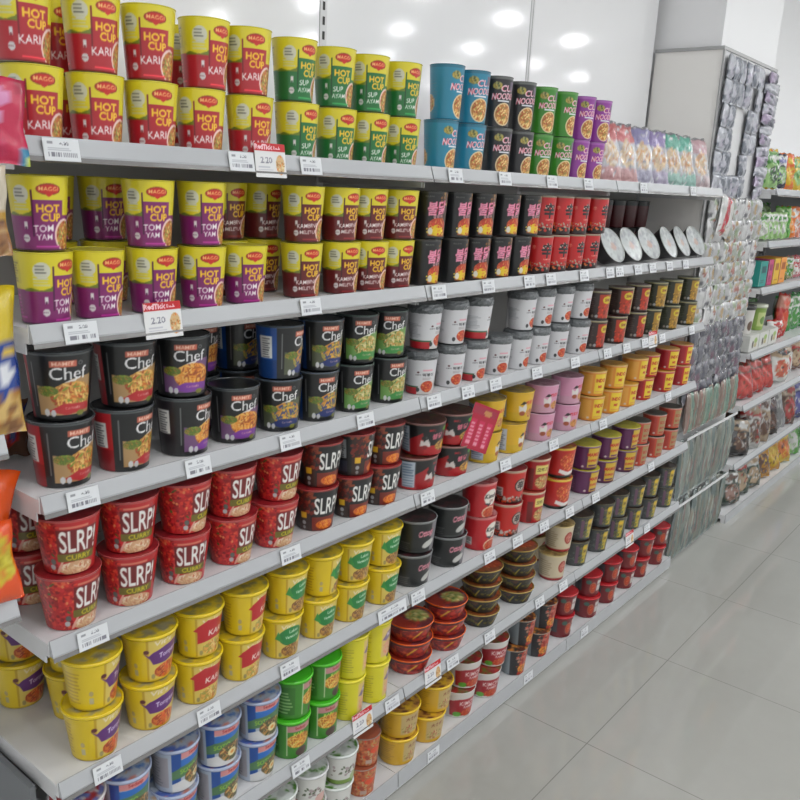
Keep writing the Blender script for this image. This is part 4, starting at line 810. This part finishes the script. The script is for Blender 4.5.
for i, (x, w, h, cs, nm, ry) in enumerate([(4.24,.16,.15,[DK,BE,WH,BR],'black and cream',8),(4.42,.16,.20,[WH,RE,BE,BR],'white and red cereal',12),(4.60,.15,.20,[BE,WH,BR],'beige and white',10),(4.77,.15,.17,[DK,(.3,.2,.24),BR],'dark plum',0),(4.93,.14,.21,[(.62,.62,.64),WH,(.5,.5,.5)],'silver grey',-8),(5.10,.16,.21,[BR,BE,RE],'brown and beige',6),(5.28,.17,.22,[(.14,.16,.42),WH,(.3,.3,.6)],'deep blue',0),(5.47,.17,.2,[BR,OR,BE],'brown and orange',4),(5.68,.17,.2,[WH,BE,BR],'cream',0)]):
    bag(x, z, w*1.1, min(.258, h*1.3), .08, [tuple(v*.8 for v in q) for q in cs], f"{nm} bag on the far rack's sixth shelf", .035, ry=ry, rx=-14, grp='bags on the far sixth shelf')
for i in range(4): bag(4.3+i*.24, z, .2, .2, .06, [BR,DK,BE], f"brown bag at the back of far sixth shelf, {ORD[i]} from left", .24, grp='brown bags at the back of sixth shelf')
z = RZ[6]
for i, (x, w, h, cs, nm, yy) in enumerate([(4.24,.17,.14,[(.10,.20,.14),WH,BR,(.6,.45,.4)],'dark green speckled',.07),(4.42,.17,.17,[(.12,.24,.17),RE,WH,BE],'dark green and pink',.08),(4.60,.16,.15,[(.12,.22,.15),WH,BE],'bottle green and white',.07),(4.33,.17,.19,[(.10,.22,.18),WH,BR],'tall dark green',.21),(4.56,.17,.2,[(.12,.28,.22),WH,BR],'tall sea green',.21),
    (4.80,.17,.22,[(.76,.52,.10),YW,BR],'golden yellow',.08),(4.99,.17,.22,[(.80,.56,.12),BR,YW],'mustard gold',.08),(5.20,.18,.23,[YW,DK,OR],'bright yellow',.08),(5.42,.17,.22,[(.30,.62,.20),LG,WH],'lime green',.08),(5.62,.17,.2,[(.5,.62,.55),WH,GN],'pale green',.08),(5.84,.17,.2,[BE,WH,GN],'beige and green',.08)]):
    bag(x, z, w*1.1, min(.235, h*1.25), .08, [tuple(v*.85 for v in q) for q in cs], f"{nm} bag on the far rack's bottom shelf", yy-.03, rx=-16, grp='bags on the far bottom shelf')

# ------------------------------------------------------------------ neighbouring rack at the left edge
for i, z in enumerate((1.193, .936)): shelf_board(z, -.6, .540, f"white steel {('upper','lower')[i]} shelf stub at the photo's left edge", group='shelves of the left rack')
c = Cv(150, 110, (.74,.08,.26), 1); c.ell(20, 84, 30, 20, (.82,.52,.70)).ell(24, 58, 24, 12, (.80,.60,.76)); c.rect(22, 26, 42, 50, (.80,.22,.38)).rect(24, 28, 40, 48, (.70,.08,.26)); c.rect(26, 6, 44, 24, (.84,.40,.52)).rect(28, 8, 42, 22, (.70,.10,.28)); c.rect(60, 0, 75, 26, (.18,.48,.62)).rect(66, 0, 75, 12, (.72,.76,.2)); c.poly([(75,110),(75,60),(60,110)], (.60,.05,.20))
cs_ = link('clip_strip', box_me('clip_strip', [(-.012,-.001,-.42,.012,.001,.5)]), M['strip'], None, (.470, -.028, 1.90)); tag(cs_, 'clear plastic hanging strip at the left edge holding packets', 'hanging strip')
o = link('hanging_packet', pillow('hanging_packet', .152, .106, .016, c, seed=5), M['bag'], None, (.499, -.047, 1.566), (0, 0, R_(-6))); tag(o, 'bright pink packet hanging at the upper left edge', 'packet')
c = Cv(120, 115, (.76,.72,.64), 1); c.rect(-60, 0, 60, 48, (.56,.38,.22)).speck(-60, 0, 60, 44, [(.7,.55,.35),(.4,.25,.15)], 40, 5).rect(-60, 48, 60, 56, (.72,.55,.2))
o = link('hanging_packet', pillow('hanging_packet', .13, .115, .03, c, seed=6), M['bag'], None, (.480, -.044, 1.449), (0, R_(0), R_(-6))); tag(o, 'cream and brown packet hanging below the pink one', 'packet')
c = Cv(150, 215, (.80,.70,.10), 1.2); c.rect(-75, 60, 75, 138, (.07,.22,.55)); c.ell(60, 120, 14, 8, (.85,.72,.25)).ell(46, 92, 12, 14, (.85,.86,.88)); c.rect(-75, 0, 75, 60, (.72,.56,.26)).speck(-75, 4, 75, 58, [(.82,.68,.40),(.5,.32,.16),(.1,.16,.45),(.66,.45,.2)], 60, 9)
o = link('snack_bag', pillow('snack_bag', .15, .212, .06, c, seed=8), M['bag'], None, (.500, .008, 1.190), (R_(-4), 0, R_(-4))); tag(o, 'yellow and blue snack bag standing at the left edge', 'bag')
c = Cv(170, 215, (.86,.30,.05), 1.2); o = link('snack_bag', pillow('snack_bag', .17, .215, .05, c, seed=9), M['bag'], None, (.440, .050, .934), (R_(-8), R_(20), R_(-4))); tag(o, 'plain orange snack bag tilted at the left edge', 'bag')
c = Cv(170, 130, (.86,.28,.06), 1.2); c.ell(48, 74, 34, 38, (.80,.66,.10)).ell(50, 74, 28, 32, (.74,.66,.12)).speck(24, 50, 72, 98, [(.82,.76,.2),(.66,.6,.1),(.8,.5,.1)], 16, 6)
o = link('snack_bag', pillow('snack_bag', .16, .125, .05, c, seed=10), M['bag'], None, (.472, .0, .932), (R_(-6), R_(-4), R_(-4))); tag(o, 'orange bag with yellow circle resting at the left edge', 'bag')
bag(.634, ZS[3]-.006, .09, .10, .04, [BR,(.1,.14,.4),RE], 'brown and blue bag behind the black cups, third shelf', .215)

# ------------------------------------------------------------------ camera and light
from mathutils import Matrix
cam = bpy.data.cameras.new('camera'); co = bpy.data.objects.new('camera', cam); COL.objects.link(co)
r, dn, f = CAMR
mtx = Matrix(((r[0], -dn[0], -f[0], 0), (r[1], -dn[1], -f[1], -1.15), (r[2], -dn[2], -f[2], 1.566), (0, 0, 0, 1)))
co.matrix_world = mtx
cam.sensor_fit = 'HORIZONTAL'; cam.sensor_width = 36; cam.lens = FOC/800*36; cam.clip_start = .01
SC.camera = co
w = bpy.data.worlds.new('world'); SC.world = w; w.use_nodes = True
w.node_tree.nodes['Background'].inputs[0].default_value = (.9,.95,1,1); w.node_tree.nodes['Background'].inputs[1].default_value = .5
SC.view_settings.view_transform = 'Standard'; SC.view_settings.look = 'None'; SC.view_settings.gamma = 1; SC.view_settings.exposure = 0.0
SC.cycles.use_denoising = True; SC.cycles.max_bounces = 8; SC.cycles.diffuse_bounces = 5; SC.cycles.glossy_bounces = 3
